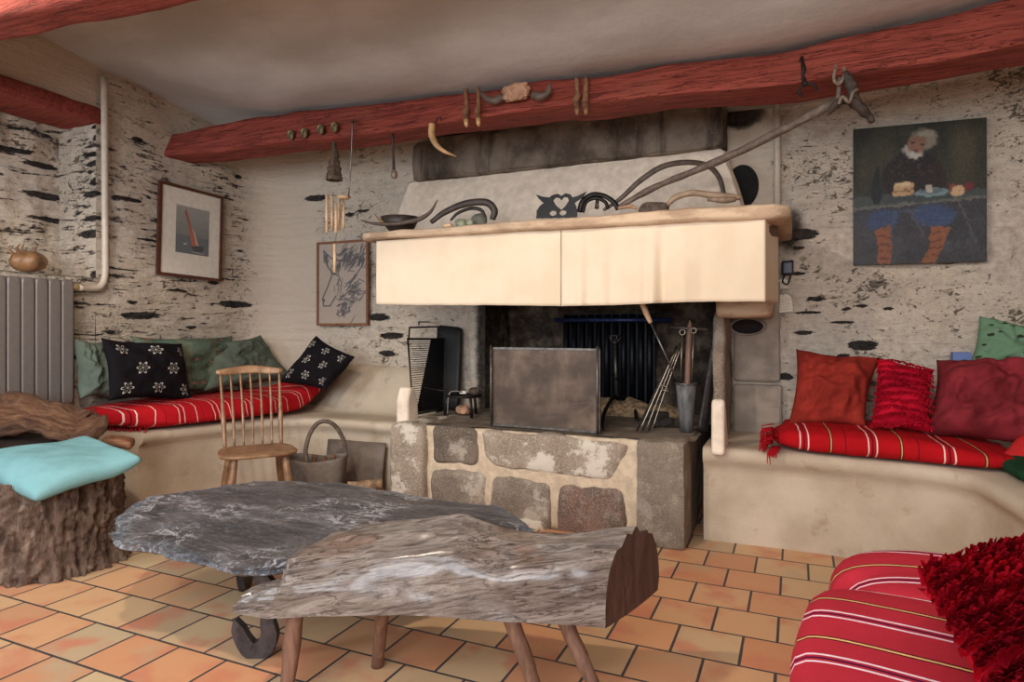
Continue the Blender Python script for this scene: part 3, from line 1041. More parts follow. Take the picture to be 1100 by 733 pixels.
# mantel shelf
ML, MR = float(Y(384, 250, 3.0)[0]), float(Y(850, 220, 3.0)[0])


def mantel(u, v, w):
    x = ML + (u + 1) / 2 * (MR - ML)
    t = (u + 1) / 2
    zt = 1.603 + .006 * nz((x * 2, 0, 0), 1.3); zb = zt - (.040 + .030 * t)
    yf = 2.972 + .012 * nz((x * 2.5, 5, 0), 1.5)
    y = yf + (v + 1) / 2 * (3.9 - yf) + (.03 if (w < -.8 and v < -.8) else 0)
    if t > .97: y += 0
    return np.array([x, y, zb + (w + 1) / 2 * (zt - zb)]) + .004 * np.array([0, nz((x * 9, y * 9, w), 1.5), nz((x * 9, y * 9, w), 1.2)])


obj('mantel_shelf', box(mantel, 120, 16, 6, k=16), M_MANTEL, FP)
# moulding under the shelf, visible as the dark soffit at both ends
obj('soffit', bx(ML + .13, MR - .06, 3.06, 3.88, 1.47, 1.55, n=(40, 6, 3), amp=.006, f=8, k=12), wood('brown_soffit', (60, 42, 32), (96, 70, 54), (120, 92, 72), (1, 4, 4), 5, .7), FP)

# hood
hb = [Y(417, 243, 3.55), Y(807, 215, 3.55)]; ht_ = [Y(438, 197, 3.80), Y(779, 163, 3.80)]
c = [(hb[0][0], 3.50, 1.595), (hb[1][0], 3.50, 1.595), (hb[1][0], 3.93, 1.595), (hb[0][0], 3.93, 1.595),
     (ht_[0][0] + .02, 3.76, 2.075), (ht_[1][0], 3.76, 2.075), (ht_[1][0], 3.93, 2.075), (ht_[0][0] + .02, 3.93, 2.075)]
obj('hood', hexa(c, n=(60, 6, 20), amp=.006, f=4, k=40), M_HOOD, FP, sharp=50)
# lintel above the hood
a, b = Y(442, 160, 3.74), Y(779, 140, 3.74)
obj('lintel', bx(a[0], b[0], 3.72, 3.94, 2.062, 2.345, n=(60, 6, 12), amp=.010, f=5, k=20), M_LINTEL, FP, sharp=60)
a, b = Y(497, 160, 3.72), Y(776, 140, 3.72)
obj('lintel_stone', bx(a[0], b[0], 3.705, 3.75, 2.07, 2.315, n=(60, 4, 14), amp=.008, f=5, k=20, s=4), M_LINTEL, FP, sharp=60)
# fireback: black cast ribs in the recess, blue pipe over it
x0, x1 = float(Y(603, 400, 4.2)[0]), float(Y(702, 400, 4.2)[0])
FB = obj('fireback', bx(x0, x1, 4.24, 4.275, HT + .02, 1.16, n=(2, 2, 2)), M_CAST, FP, smooth=False)
nr = 11
for i in range(nr):
    xx = x0 + (i + .5) / nr * (x1 - x0)
    obj('rib', tube([(xx, 4.22, HT + .05), (xx, 4.22, 1.15)], .021, 8), M_CAST, FB)
p = Y(596, 346, 4.15); q = Y(722, 346, 4.15)
obj('damper_bar', tube([(p[0], 4.15, 1.115), (q[0], 4.15, 1.11)], .016, 12), M_BLUEPIPE, FP)

# ------------------------------------------------------------------ plaster benches
LIP = [(-3.41, 2.45), (-3.40, 2.52), (-3.38, 2.62), (-3.29, 2.90), (-3.20, 3.14), (-3.06, 3.28), (-2.86, 3.35), (-2.6, 3.37), (-2.2, 3.375)]


def left_seat():
    P = smoothpath([(a, b, 0) for a, b in LIP], 7)
    n = len(P); mb = MB()
    # back line of the bench: along the left wall, round the corner, along the back wall
    back = []
    for i in range(n):
        t = i / (n - 1)
        x, y = P[i][0], P[i][1]
        c = sstep(.42, .78, t)
        back.append(np.array([XL + .02 + c * (x + .04 - XL - .02) * sstep(.5, 1.0, t) * .99, y + c * (YB - y), 0]) if t < .78 else np.array([x + (.0) - (1 - t) * .9, YB, 0]))
    back = smoothpath([(XL, 2.28, 0), (XL, 2.45, 0), (XL, 2.75, 0), (XL, 3.35, 0), (XL, 3.8, 0), (-3.5, YB, 0), (-3.1, YB, 0), (-2.6, YB, 0), (-2.2, YB, 0)], 7)
    prof = [(-.012, 0), (-.004, .2), (-.012, .34), (-.002, .385), (.028, .405), (.040, .43), (.036, .452), (.012, .462)]
    rows = []
    for i in range(n):
        t_ = P[min(n - 1, i + 1)] - P[max(0, i - 1)]; t_ /= np.linalg.norm(t_)
        out = np.array([t_[1], -t_[0], 0])
        row = []
        for (o_, z) in prof:
            p = P[i] + out * o_; row.append(np.array([p[0], p[1], z]) + out * .010 * fbm((p[0], p[1], z), 3, 3))
        for k in range(1, 15):
            s_ = k / 14
            p = P[i] * (1 - s_) + back[i] * s_
            arm = sstep(-3.35, -3.05, p[0]) * sstep(.45, 1.0, s_) ** 1.3
            z = .462 + .32 * arm * (p[1] > 3.4) + .004 * fbm(p, 4, 3)
            row.append(np.array([p[0], p[1], z]))
        rows.append(row)
    m_ = len(rows[0])
    vs = [p for r in rows for p in r]; fs = []
    for i in range(n - 1):
        for k in range(m_ - 1):
            a = i * m_ + k; fs.append((a, a + m_, a + m_ + 1, a + 1))
    # near end cap
    e = [r for r in rows[0]]
    k0 = len(vs); vs += e + [np.array([XL, 2.28, 0])]
    fs.append(tuple(range(k0, k0 + len(e) + 1))[::1])
    mb.add(vs, fs)
    return mb


BL = tag(obj('bench', left_seat(), M_BENCH, sharp=60), 'cream plastered built-in masonry bench curving round the left corner to the hearth', 'bench')


RL = [(-.42, 3.26), (-.20, 3.265), (0.0, 3.27), (.3, 3.25), (.52, 3.20), (.62, 3.13), (.67, 3.02), (.70, 2.7), (.72, 2.3), (.73, 1.95)]
RBK = [(-.42, YB), (-.2, YB), (0.0, YB), (.5, YB), (1.0, YB), (1.5, YB), (1.75, 3.5), (1.75, 3.0), (1.75, 2.5), (1.75, 1.95)]


def right_seat():
    P = smoothpath([(a, b, 0) for a, b in RL], 7); B = smoothpath([(a, b, 0) for a, b in RBK], 7)
    n = len(P); mb = MB(); rows = []
    prof = [(-.02, 0), (-.014, .2), (-.018, .34), (-.006, .38), (.022, .40), (.034, .43), (.030, .456), (.006, .468)]
    for i in range(n):
        t_ = P[min(n - 1, i + 1)] - P[max(0, i - 1)]; t_ /= np.linalg.norm(t_)
        out = np.array([t_[1], -t_[0], 0]); row = []
        for (o_, z) in prof:
            p = P[i] + out * (o_ - .02); row.append(np.array([p[0], p[1], z]) + out * .008 * fbm((p[0], p[1], z), 3, 3, 4))
        for k in range(1, 11):
            s_ = k / 10; p = P[i] * (1 - s_) + B[i] * s_
            row.append(np.array([p[0], p[1], .468 + .004 * fbm(p, 4, 3, 2)]))
        rows.append(row)
    m_ = len(rows[0]); vs = [p for r in rows for p in r]; fs = []
    for i in range(n - 1):
        for k in range(m_ - 1):
            a = i * m_ + k; fs.append((a, a + m_, a + m_ + 1, a + 1))
    for idx, fl in ((0, 1), (n - 1, -1)):
        k0 = len(vs); vs += rows[idx] + [np.array([rows[idx][-1][0], rows[idx][-1][1], 0])]
        fs.append(tuple(range(k0, k0 + m_ + 1))[::fl])
    mb.add(vs, fs)
    return mb


tag(obj('bench', right_seat(), M_BENCH, sharp=60), 'cream plastered built-in masonry bench right of the hearth under the oil painting', 'bench')

# ------------------------------------------------------------------ pipes, radiator, niche shell
p = X(112, 90, XL + .045); q = X(118, 285, XL + .045); r = X(84, 309, XL + .06)
hp = thing('heating_pipe', 'thin cream painted heating pipe running down the left wall to the radiator', 'pipe', (XL + .045, p[1], r[2]))
obj('pipe', tube([(p[0], p[1], 2.585), (p[0], p[1] + .002, 2.2), (q[0], p[1] + .005, 1.6), (q[0], p[1] + .005, r[2] + .10), (q[0], p[1] - .02, r[2] + .02), (q[0], p[1] - .08, r[2]), (q[0] + .02, r[1], r[2])], .019, 14, smooth=5), M_PIPE, hp)
obj('elbow_fitting', tube([(q[0] + .01, r[1] - .05, r[2]), (q[0] + .01, r[1] + .03, r[2])], .022, 12), plain('brass_valve', (190, 170, 130), .35, .5), hp)
p = Y(835, 100, YB - .05)
tag(obj('wall_pipe', tube([(p[0], YB - .05, 1.62), (p[0], YB - .05, 2.40)], .018, 14), M_PIPE), 'vertical cream pipe on the back wall right of the hood, behind the long pole', 'pipe')

rx = XL + .10
ry1 = float(X(79.5, 300, rx)[1]); rz1 = float(X(79.5, 301, rx)[2]); rz0 = .62
RA = thing('radiator', 'grey ribbed panel radiator under the niche at the left edge', 'radiator', (rx, ry1 - .5, rz0))
pit = (ry1 - float(X(66, 300, rx)[1]))
for i in range(13):
    y1 = ry1 - i * pit; y0 = y1 - pit * .93

    def fn(u, v, w, y0=y0, y1=y1):
        return np.array([rx - .05 + (u + 1) / 2 * .05, (y0 + y1) / 2 + v * (y1 - y0) / 2, rz0 + (w + 1) / 2 * (rz1 - rz0)])
    obj('panel_column', box(fn, 8, 8, 24, k=16), M_RADI, RA)
obj('back_plate', bx(rx - .085, rx - .052, ry1 - 13 * pit + .01, ry1 - .01, rz0 + .04, rz1 - .02), M_RADI, RA, smooth=False)

c = X(28, 279, XL - .12)
c[2] = NZ0 + .012
SH = thing('spiny_shell', 'brown spiny shell resting on the stone sill of the left niche', 'shell', c)


def shell(u, v):
    th = u * 2 * math.pi; a = (v - .5) * math.pi
    r = .088 * math.cos(a) * (1 + .10 * math.cos(5 * th)) + .001
    return np.array([c[0] + r * math.cos(th) * .9, c[1] + r * math.sin(th) * 1.0 + .02 * v, c[2] + .062 + .062 * math.sin(a)])


obj('shell_body', grid(shell, 30, 16, wrapu=True), M_SHELLM, SH)
for (dy, dz, dx, L) in [(-.06, .09, .03, .07), (-.02, .11, .0, .08), (.04, .10, .02, .08), (-.09, .06, .0, .06)]:
    b = c + np.array([dx * .5, dy * .6, .085]); obj('spine', tube([b, b + np.array([dx * .3, dy * .4, L * .6]), b + np.array([dx * .6, dy * .4 + .012, L])], [.013, .007, .002], 8, smooth=3), M_SHELLM, SH)

# ------------------------------------------------------------------ pictures
def imgfill(w, h, base):
    a = np.zeros((h, w, 3)); a[:] = base; return a


def colgrid(name, img, bl, br, tl, m, parent, depthv, relief=0.0):
    """flat painted sheet: one vertex per sample, colours as a point attribute"""
    h, w, _ = img.shape
    mb = MB(); bl, br, tl = map(np.array, (bl, br, tl))
    grid(lambda u, v: bl + (br - bl) * u + (tl - bl) * v, w - 1, h - 1, mb=mb)
    col = []
    lv = np.where(img <= 10, img / 3294.6, ((img / 255 + .055) / 1.055) ** 2.4)
    for j in range(h):
        for i in range(w): col.append((*lv[h - 1 - j, i], 1.0))
    return obj(name, mb, m, parent, attrs={'Col': ('FLOAT_COLOR', col)})


def ell(img, cx, cy, rx, ry, col, soft=.12, rot=0.0, a=1.0):
    h, w, _ = img.shape
    yy, xx = np.mgrid[0:h, 0:w]; x = xx / (w - 1) - cx; y = yy / (h - 1) - cy
    c_, s_ = math.cos(rot), math.sin(rot)
    d = ((x * c_ + y * s_) / rx) ** 2 + ((-x * s_ + y * c_) / ry) ** 2
    k = np.clip((1 - d) / soft, 0, 1)[..., None] * a
    img[:] = img * (1 - k) + np.array(col) * k


def poly(img, pts, col, a=1.0):
    h, w, _ = img.shape
    yy, xx = np.mgrid[0:h, 0:w]; x = xx / (w - 1); y = yy / (h - 1)
    ins = np.zeros((h, w), bool); n = len(pts)
    for i in range(n):
        x1, y1 = pts[i]; x2, y2 = pts[(i + 1) % n]
        c_ = ((y1 > y) != (y2 > y)) & (x < (x2 - x1) * (y - y1) / ((y2 - y1) + 1e-12) + x1)
        ins ^= c_
    k = ins[..., None] * a
    img[:] = img * (1 - k) + np.array(col) * k


def line(img, pts, r, col, a=1.0):
    h, w, _ = img.shape
    yy, xx = np.mgrid[0:h, 0:w]; x = xx / (w - 1); y = yy / (h - 1) * (h / w)
    for (p, q) in zip(pts[:-1], pts[1:]):
        p = np.array([p[0], p[1] * h / w]); q = np.array([q[0], q[1] * h / w]); d = q - p
        t = np.clip(((x - p[0]) * d[0] + (y - p[1]) * d[1]) / (d @ d + 1e-9), 0, 1)
        dd = np.hypot(x - p[0] - t * d[0], y - p[1] - t * d[1])
        k = np.clip((r - dd) / (r * .5), 0, 1)[..., None] * a
        img[:] = img * (1 - k) + np.array(col) * k


rng = np.random.RandomState(3)


def grain(img, amp, sy=1, sx=1):
    h, w, _ = img.shape
    n_ = rng.rand(h // sy + 2, w // sx + 2)
    n_ = np.kron(n_, np.ones((sy, sx)))[:h, :w]
    img[:] = np.clip(img + (n_ - .5)[..., None] * amp, 4, 250)


# oil painting on the back wall
W_, H_ = 190, 210
im = imgfill(W_, H_, (42, 42, 30))
for i in range(60):
    ell(im, rng.rand(), rng.rand() * .5, .05 + .08 * rng.rand(), .06 + .12 * rng.rand(), rng.choice([(62, 58, 36), (34, 36, 28), (54, 56, 34), (48, 42, 30)], ) if False else [(64, 60, 38), (32, 34, 27), (54, 56, 34), (46, 40, 29)][rng.randint(4)], .8, 0, .55)
ell(im, .84, .25, .11, .30, (78, 68, 44), .9, 0, .7); ell(im, .10, .28, .10, .2, (70, 64, 38), .9, 0, .55)
poly(im, [(0, .56), (1, .53), (1, 1), (0, 1)], (56, 55, 60))
for i in range(70):
    ell(im, rng.rand(), .6 + .4 * rng.rand(), .04 + .06 * rng.rand(), .02 + .04 * rng.rand(), [(66, 66, 74), (48, 48, 54), (58, 54, 64), (52, 62, 76)][rng.randint(4)], .8, 0, .5)
ell(im, .46, .36, .24, .17, (38, 27, 26), .3); ell(im, .30, .38, .08, .13, (40, 27, 24), .4); ell(im, .62, .40, .10, .14, (46, 31, 28), .4)
ell(im, .46, .28, .16, .10, (36, 26, 24), .4)
for i in range(40): ell(im, .30 + .30 * rng.rand(), .24 + .14 * rng.rand(), .008, .006, (98, 88, 82), .6, 0, .6)
ell(im, .545, .115, .115, .085, (140, 128, 104), .5, .2, .9); ell(im, .46, .19, .09, .055, (162, 154, 134), .5, .3)
ell(im, .49, .145, .082, .068, (138, 92, 66), .5, .3); ell(im, .47, .225, .07, .026, (178, 174, 158), .6, .1)
ell(im, .455, .13, .018, .008, (70, 46, 36), .5); ell(im, .53, .15, .02, .008, (70, 46, 36), .5); ell(im, .485, .165, .014, .02, (150, 84, 62), .5)
ell(im, .475, .19, .028, .008, (96, 52, 42), .5)
ell(im, .57, .08, .09, .03, (152, 142, 118), .7, .1, .8)
poly(im, [(0, .50), (1, .485), (1, .545), (0, .585)], (62, 72, 70)); poly(im, [(0, .575), (1, .535), (1, .555), (0, .60)], (96, 96, 84))
ell(im, .5, .53, .3, .03, (52, 62, 62), .6, 0, .6)
ell(im, .18, .47, .048, .10, (26, 34, 32), .2); ell(im, .185, .35, .018, .07, (26, 34, 32), .3)
poly(im, [(.31, .43), (.47, .415), (.475, .50), (.31, .515)], (194, 148, 92)); ell(im, .39, .425, .08, .02, (214, 178, 122), .5); line(im, [(.32, .475), (.47, .468)], .007, (110, 74, 46))
ell(im, .60, .495, .13, .035, (110, 138, 140), .25); ell(im, .60, .487, .10, .02, (82, 104, 108), .4); poly(im, [(.56, .44), (.60, .44), (.605, .49), (.56, .49)], (176, 166, 142))
ell(im, .76, .475, .042, .036, (150, 56, 46), .3); ell(im, .87, .465, .04, .034, (122, 34, 38), .3); ell(im, .79, .495, .052, .046, (204, 158, 104), .3); ell(im, .80, .498, .008, .007, (70, 40, 30), .5)
ell(im, .23, .68, .14, .085, (44, 62, 100), .3, -.2); ell(im, .62, .66, .17, .085, (46, 66, 106), .3, .15); ell(im, .42, .62, .16, .02, (58, 70, 90), .6, 0, .7)
for i in range(60): ell(im, .14 + .62 * rng.rand(), .61 + .13 * rng.rand(), .018, .006, (70, 92, 132), .7, rng.rand(), .4)
poly(im, [(.165, .745), (.29, .715), (.305, .86), (.29, 1), (.19, 1), (.195, .88)], (140, 72, 40)); poly(im, [(.59, .735), (.74, .745), (.68, .90), (.62, 1), (.52, 1), (.585, .88)], (142, 76, 42))
for yy_ in (.79, .85, .90, .95): line(im, [(.19, yy_), (.29, yy_ + .012)], .006, (92, 42, 26)); line(im, [(.57, yy_), (.67, yy_ - .012)], .006, (92, 42, 26))
line(im, [(.80, .57), (.92, .86)], .009, (92, 88, 84), .7); line(im, [(.44, .62), (.54, .80)], .012, (84, 82, 82), .6); line(im, [(.31, .66), (.29, .85)], .009, (80, 80, 84), .5)
im[:] = (im * .72 + im.mean(axis=2, keepdims=True) * .28) * .98
for _ in range(1):
    cy_ = rng.rand(H_ // 5 + 2, W_ // 5 + 2) - .5; cx2_ = rng.rand(H_ // 5 + 2, W_ // 5 + 2) - .5
    oy_ = np.kron(cy_, np.ones((5, 5)))[:H_, :W_] * 3.2; ox_ = np.kron(cx2_, np.ones((5, 5)))[:H_, :W_] * 3
    yy_, xx_ = np.mgrid[0:H_, 0:W_]
    im = im[np.clip((yy_ + oy_).astype(int), 0, H_ - 1), np.clip((xx_ + ox_).astype(int), 0, W_ - 1)]
    p_ = np.pad(im, ((1, 1), (1, 1), (0, 0)), 'edge'); im = (p_[:-2, 1:-1] + p_[2:, 1:-1] + p_[1:-1, :-2] + p_[1:-1, 2:] + 2 * p_[1:-1, 1:-1]) / 6
grain(im, 14, 1, 1); grain(im, 12, 3, 2)
q = [Y(917, 285, YB - .045), Y(1060, 281, YB - .045), Y(917, 139, YB - .045), Y(1061, 126, YB - .045)]
PT = thing('oil_painting', 'unframed dark oil painting of a bearded man in boots at a table', 'painting', (q[0] + q[1]) / 2)
zb = (q[0][2] + q[1][2]) / 2; x0, x1 = q[0][0], q[1][0]; zl, zr = q[2][2], q[3][2]; zbl, zbr = q[0][2], q[1][2]
obj('canvas', hexa([(x0, YB - .043, zbl), (x1, YB - .043, zbr), (x1, YB - .018, zbr), (x0, YB - .018, zbl), (x0, YB - .043, zl), (x1, YB - .043, zr), (x1, YB - .018, zr), (x0, YB - .018, zl)]), plain('canvas_edge', (60, 50, 40)), PT, smooth=False)
mb = MB(); fnp = lambda u, v: np.array([x0 + u * (x1 - x0), YB - .0455, (zbl * (1 - u) + zbr * u) * (1 - v) + (zl * (1 - u) + zr * u) * v])
grid(fnp, W_ - 1, H_ - 1, mb=mb)
lv = ((im / 255 + .055) / 1.055) ** 2.4
obj('painted_face', mb, M_PAINTED, PT, attrs={'Col': ('FLOAT_COLOR', [(*lv[H_ - 1 - j, i], 1.0) for j in range(H_) for i in range(W_)])})

M_GLASS = bpy.data.materials.new('picture_glass'); M_GLASS.use_nodes = True
_p = M_GLASS.node_tree.nodes['Principled BSDF']; _p.inputs['Alpha'].default_value = .06; _p.inputs['Roughness'].default_value = .03; _p.inputs['Base Color'].default_value = (.9, .9, .9, 1)


def framed(name, label, img, bl, br, tl, out, fw_, m, mat_w=0.0, mount=None):
    """bl, br, tl: outer frame corners in the wall plane; out: unit vector into the room"""
    bl, br, tl, out = map(lambda a: np.array(a, float), (bl, br, tl, out))
    U = br - bl; V = tl - bl; w = np.linalg.norm(U); h = np.linalg.norm(V); U /= w; V /= h
    T = thing(name, label, 'picture', (bl + br) / 2)
    P = lambda a, b, c: bl + U * a + V * b + out * c
    fr = MB()
    for (a0, a1, b0, b1) in ((0, w, 0, fw_), (0, w, h - fw_, h), (0, fw_, fw_, h - fw_), (w - fw_, w, fw_, h - fw_)):
        hexa([P(a0, b0, 0), P(a1, b0, 0), P(a1, b0, .022), P(a0, b0, .022), P(a0, b1, 0), P(a1, b1, 0), P(a1, b1, .022), P(a0, b1, .022)], mb=fr)
    obj('frame', fr, m, T, smooth=False)
    i0 = fw_ + mat_w
    if mat_w:
        mm = MB(); hexa([P(fw_, fw_, .002), P(w - fw_, fw_, .002), P(w - fw_, fw_, .010), P(fw_, fw_, .010), P(fw_, h - fw_, .002), P(w - fw_, h - fw_, .002), P(w - fw_, h - fw_, .010), P(fw_, h - fw_, .010)], mb=mm)
        obj('mount', mm, M_PAPER, T, smooth=False)
    hh, ww, _ = img.shape
    g = MB(); mt = mount or (i0, w - i0, i0, h - i0)
    grid(lambda u, v: P(mt[0] + u * (mt[1] - mt[0]), mt[2] + v * (mt[3] - mt[2]), .012), ww - 1, hh - 1, mb=g)
    l_ = ((img / 255 + .055) / 1.055) ** 2.4
    obj('print', g, M_PRINT, T, attrs={'Col': ('FLOAT_COLOR', [(*l_[hh - 1 - j, i], 1.0) for j in range(hh) for i in range(ww)])})
    gl = MB(); grid(lambda u, v: P(fw_ + u * (w - 2 * fw_), fw_ + v * (h - 2 * fw_), .016), 1, 1, mb=gl); obj('glass', gl, M_GLASS, T)
    return T


# sailing boat print
im = imgfill(80, 120, (142, 146, 142)); 
for j in range(120): im[j] = np.array((150, 150, 142)) * (1 - j / 300)
poly(im, [(0, .62), (1, .63), (1, 1), (0, 1)], (88, 94, 98)); grain(im, 10, 2, 2)
poly(im, [(.26, .08), (.30, .06), (.42, .34), (.52, .66), (.62, .80), (.48, .82)], (176, 84, 48)); poly(im, [(.24, .12), (.27, .10), (.40, .45), (.46, .56)], (130, 44, 32)); poly(im, [(.48, .45), (.56, .52), (.68, .80), (.60, .80)], (206, 150, 120))
line(im, [(.27, .05), (.62, .86)], .008, (60, 44, 40)); poly(im, [(.46, .82), (.86, .80), (.80, .93), (.54, .94)], (46, 46, 50)); line(im, [(.5, .95), (.86, .96)], .012, (170, 176, 176)); ell(im, .28, .80, .06, .02, (180, 184, 186), .5)
b0, b1_, t0 = X(167, 295, XL + .03), X(236, 303, XL + .03), X(167, 193, XL + .03)
ydir = np.array([0, b1_[1] - b0[1], b1_[2] - b0[2]]); updir = np.array([.0, -ydir[2] / ydir[1], 1]) * (t0[2] - b0[2])
framed('framed_print', 'brown framed print of an orange sailed boat with a white mount on the left wall', im, b0, b0 + ydir, b0 + updir, (1, 0, 0), .020, M_PICFRAME, .0, None)
T = S.objects[-1] if False else [o_ for o_ in C.objects if o_.name == 'framed_print'][0]
# give this print its wide mount
w = float(np.linalg.norm(ydir)); h = float(np.linalg.norm(updir))
U_ = ydir / w; V_ = updir / h
for ch in [c_ for c_ in C.objects if c_.parent == T and c_.name.startswith('print')]: bpy.data.objects.remove(ch)
P_ = lambda a, b_, c_: b0 + U_ * a + V_ * b_ + np.array([1, 0, 0]) * c_
mm = MB(); hexa([P_(.02, .02, .002), P_(w - .02, .02, .002), P_(w - .02, .02, .010), P_(.02, .02, .010), P_(.02, h - .02, .002), P_(w - .02, h - .02, .002), P_(w - .02, h - .02, .010), P_(.02, h - .02, .010)], mb=mm)
obj('mount', mm, M_PAPER, T, smooth=False)
g = MB(); grid(lambda u, v: P_(w * .26 + u * w * .52, h * .27 + v * h * .52, .012), 79, 119, mb=g)
l_ = ((im / 255 + .055) / 1.055) ** 2.4
obj('print', g, M_PRINT, T, attrs={'Col': ('FLOAT_COLOR', [(*l_[119 - j, i], 1.0) for j in range(120) for i in range(80)])})

# charcoal animal head drawing
im = imgfill(110, 170, (168, 150, 132)); grain(im, 8, 2, 2)
INK = (52, 50, 50)


def hatch(cx, cy, n_, L, ang, spread, r=.013, a=.6, col=INK):
    for _ in range(n_):
        x = cx + rng.randn() * spread[0]; y = cy + rng.randn() * spread[1]; t = ang + rng.randn() * .35; l = L * (.5 + rng.rand())
        line(im, [(x, y), (x + l * math.cos(t), y + l * math.sin(t))], r, col, a)


ell(im, .60, .24, .16, .11, (104, 96, 90), .9, .3, .7)
hatch(.14, .15, 14, .07, 1.2, (.025, .04), a=.7); hatch(.50, .16, 26, .12, -.5, (.09, .04)); hatch(.88, .22, 26, .08, -.9, (.04, .05)); hatch(.66, .27, 34, .13, -.8, (.09, .05))
hatch(.40, .23, 22, .1, 1.9, (.05, .05)); hatch(.70, .62, 50, .12, -.3, (.08, .07)); hatch(.55, .74, 34, .10, 2.6, (.10, .06)); hatch(.46, .84, 12, .05, .9, (.06, .03), a=.8); hatch(.45, .45, 12, .09, 1.4, (.05, .07), a=.4)
line(im, [(.10, .08), (.20, .30), (.30, .36), (.20, .52), (.08, .68), (.10, .78), (.24, .78), (.36, .66)], .018, INK, .8)
line(im, [(.10, .08), (.26, .18), (.46, .22)], .016, INK, .8); line(im, [(.28, .36), (.40, .40)], .016, INK, .8); line(im, [(.94, .14), (.90, .30), (.74, .44), (.62, .56)], .018, INK, .7)
ell(im, .10, .71, .035, .025, (64, 56, 54), .6); ell(im, .33, .38, .03, .016, (40, 38, 40), .5)
b0, b1_, t0 = Y(342, 350, YB - .025), Y(397, 349, YB - .025), Y(342, 261, YB - .025)
framed('framed_drawing', 'oak framed charcoal drawing of an animal head on the back wall below the wind chime', im, (b0[0], YB - .025, b0[2]), (b1_[0], YB - .025, b0[2]), (b0[0], YB - .025, t0[2]), (0, -1, 0), .017, M_OAKFRAME)

# ------------------------------------------------------------------ curtains under the mantel
def curtain(name, label, pxs, y0, seed, ret=False):
    """pxs: (px, top py, bottom py) stations along the hem"""
    top = [Y(a, b, y0) for a, b, c_ in pxs]; bot = [Y(a, c_, y0) for a, b, c_ in pxs]
    if ret:  # the return along the right end of the shelf
        e = bot[-1]; top = top + [np.array([e[0] + .012, y0 + .12, 1.545]), np.array([e[0] + .045, y0 + .34, 1.545])]
        bot = bot + [np.array([e[0] + .014, y0 + .12, e[2] + .004]), np.array([e[0] + .045, y0 + .34, e[2] + .006])]
    cum = [0]
    for i in range(1, len(bot)): cum.append(cum[-1] + float(np.linalg.norm(bot[i] - bot[i - 1])))

    def fn(u, v):
        s_ = u * cum[-1]
        t = np.array([np.interp(s_, cum, [p[k] for p in top]) for k in range(3)]); b = np.array([np.interp(s_, cum, [p[k] for p in bot]) for k in range(3)])
        t[2] = 1.556
        p = b * (1 - v) + t * v
        wv = (.012 * nz((s_ * 5, seed, 0), 1) + .006 * nz((s_ * 13, seed, v * 1.5), 1)) * (1 - v * .85)
        for (fs_, am, wd_) in FOLDS.get(seed, []): wv += am * math.exp(-((s_ - fs_) / wd_) ** 2) * (1.1 - v)
        return p + np.array([0, -.006 - wv, .003 * nz((s_ * 9, 2, seed), 1) * (1 - v)])
    o = obj(name, grid(fn, 150, 22), M_CLOTH)
    m_ = o.modifiers.new('thickness', 'SOLIDIFY'); m_.thickness = .0025; m_.offset = 0
    return tag(o, label, 'curtain', 'cream linen curtains under the mantel shelf')


FOLDS = {1: [(.06, .006, .05), (.25, .004, .06)], 2: [(.10, .014, .022), (.135, -.008, .02), (.21, .012, .03), (.255, -.008, .025), (.40, .010, .02), (.455, .024, .022), (.50, -.020, .02), (.60, .010, .025), (.68, -.008, .03)]}
curtain('mantel_curtain', 'cream linen curtain, left half hanging smooth from the mantel shelf', [(405, 262, 327), (450, 258, 328), (530, 254, 328), (603, 250, 329)], 3.03, 1)
curtain('mantel_curtain', 'cream linen curtain, right half with soft folds turning the corner of the mantel shelf', [(603.6, 250, 329), (660, 247, 328), (740, 242, 324.5), (822, 236, 324)], 3.03, 2, ret=True)

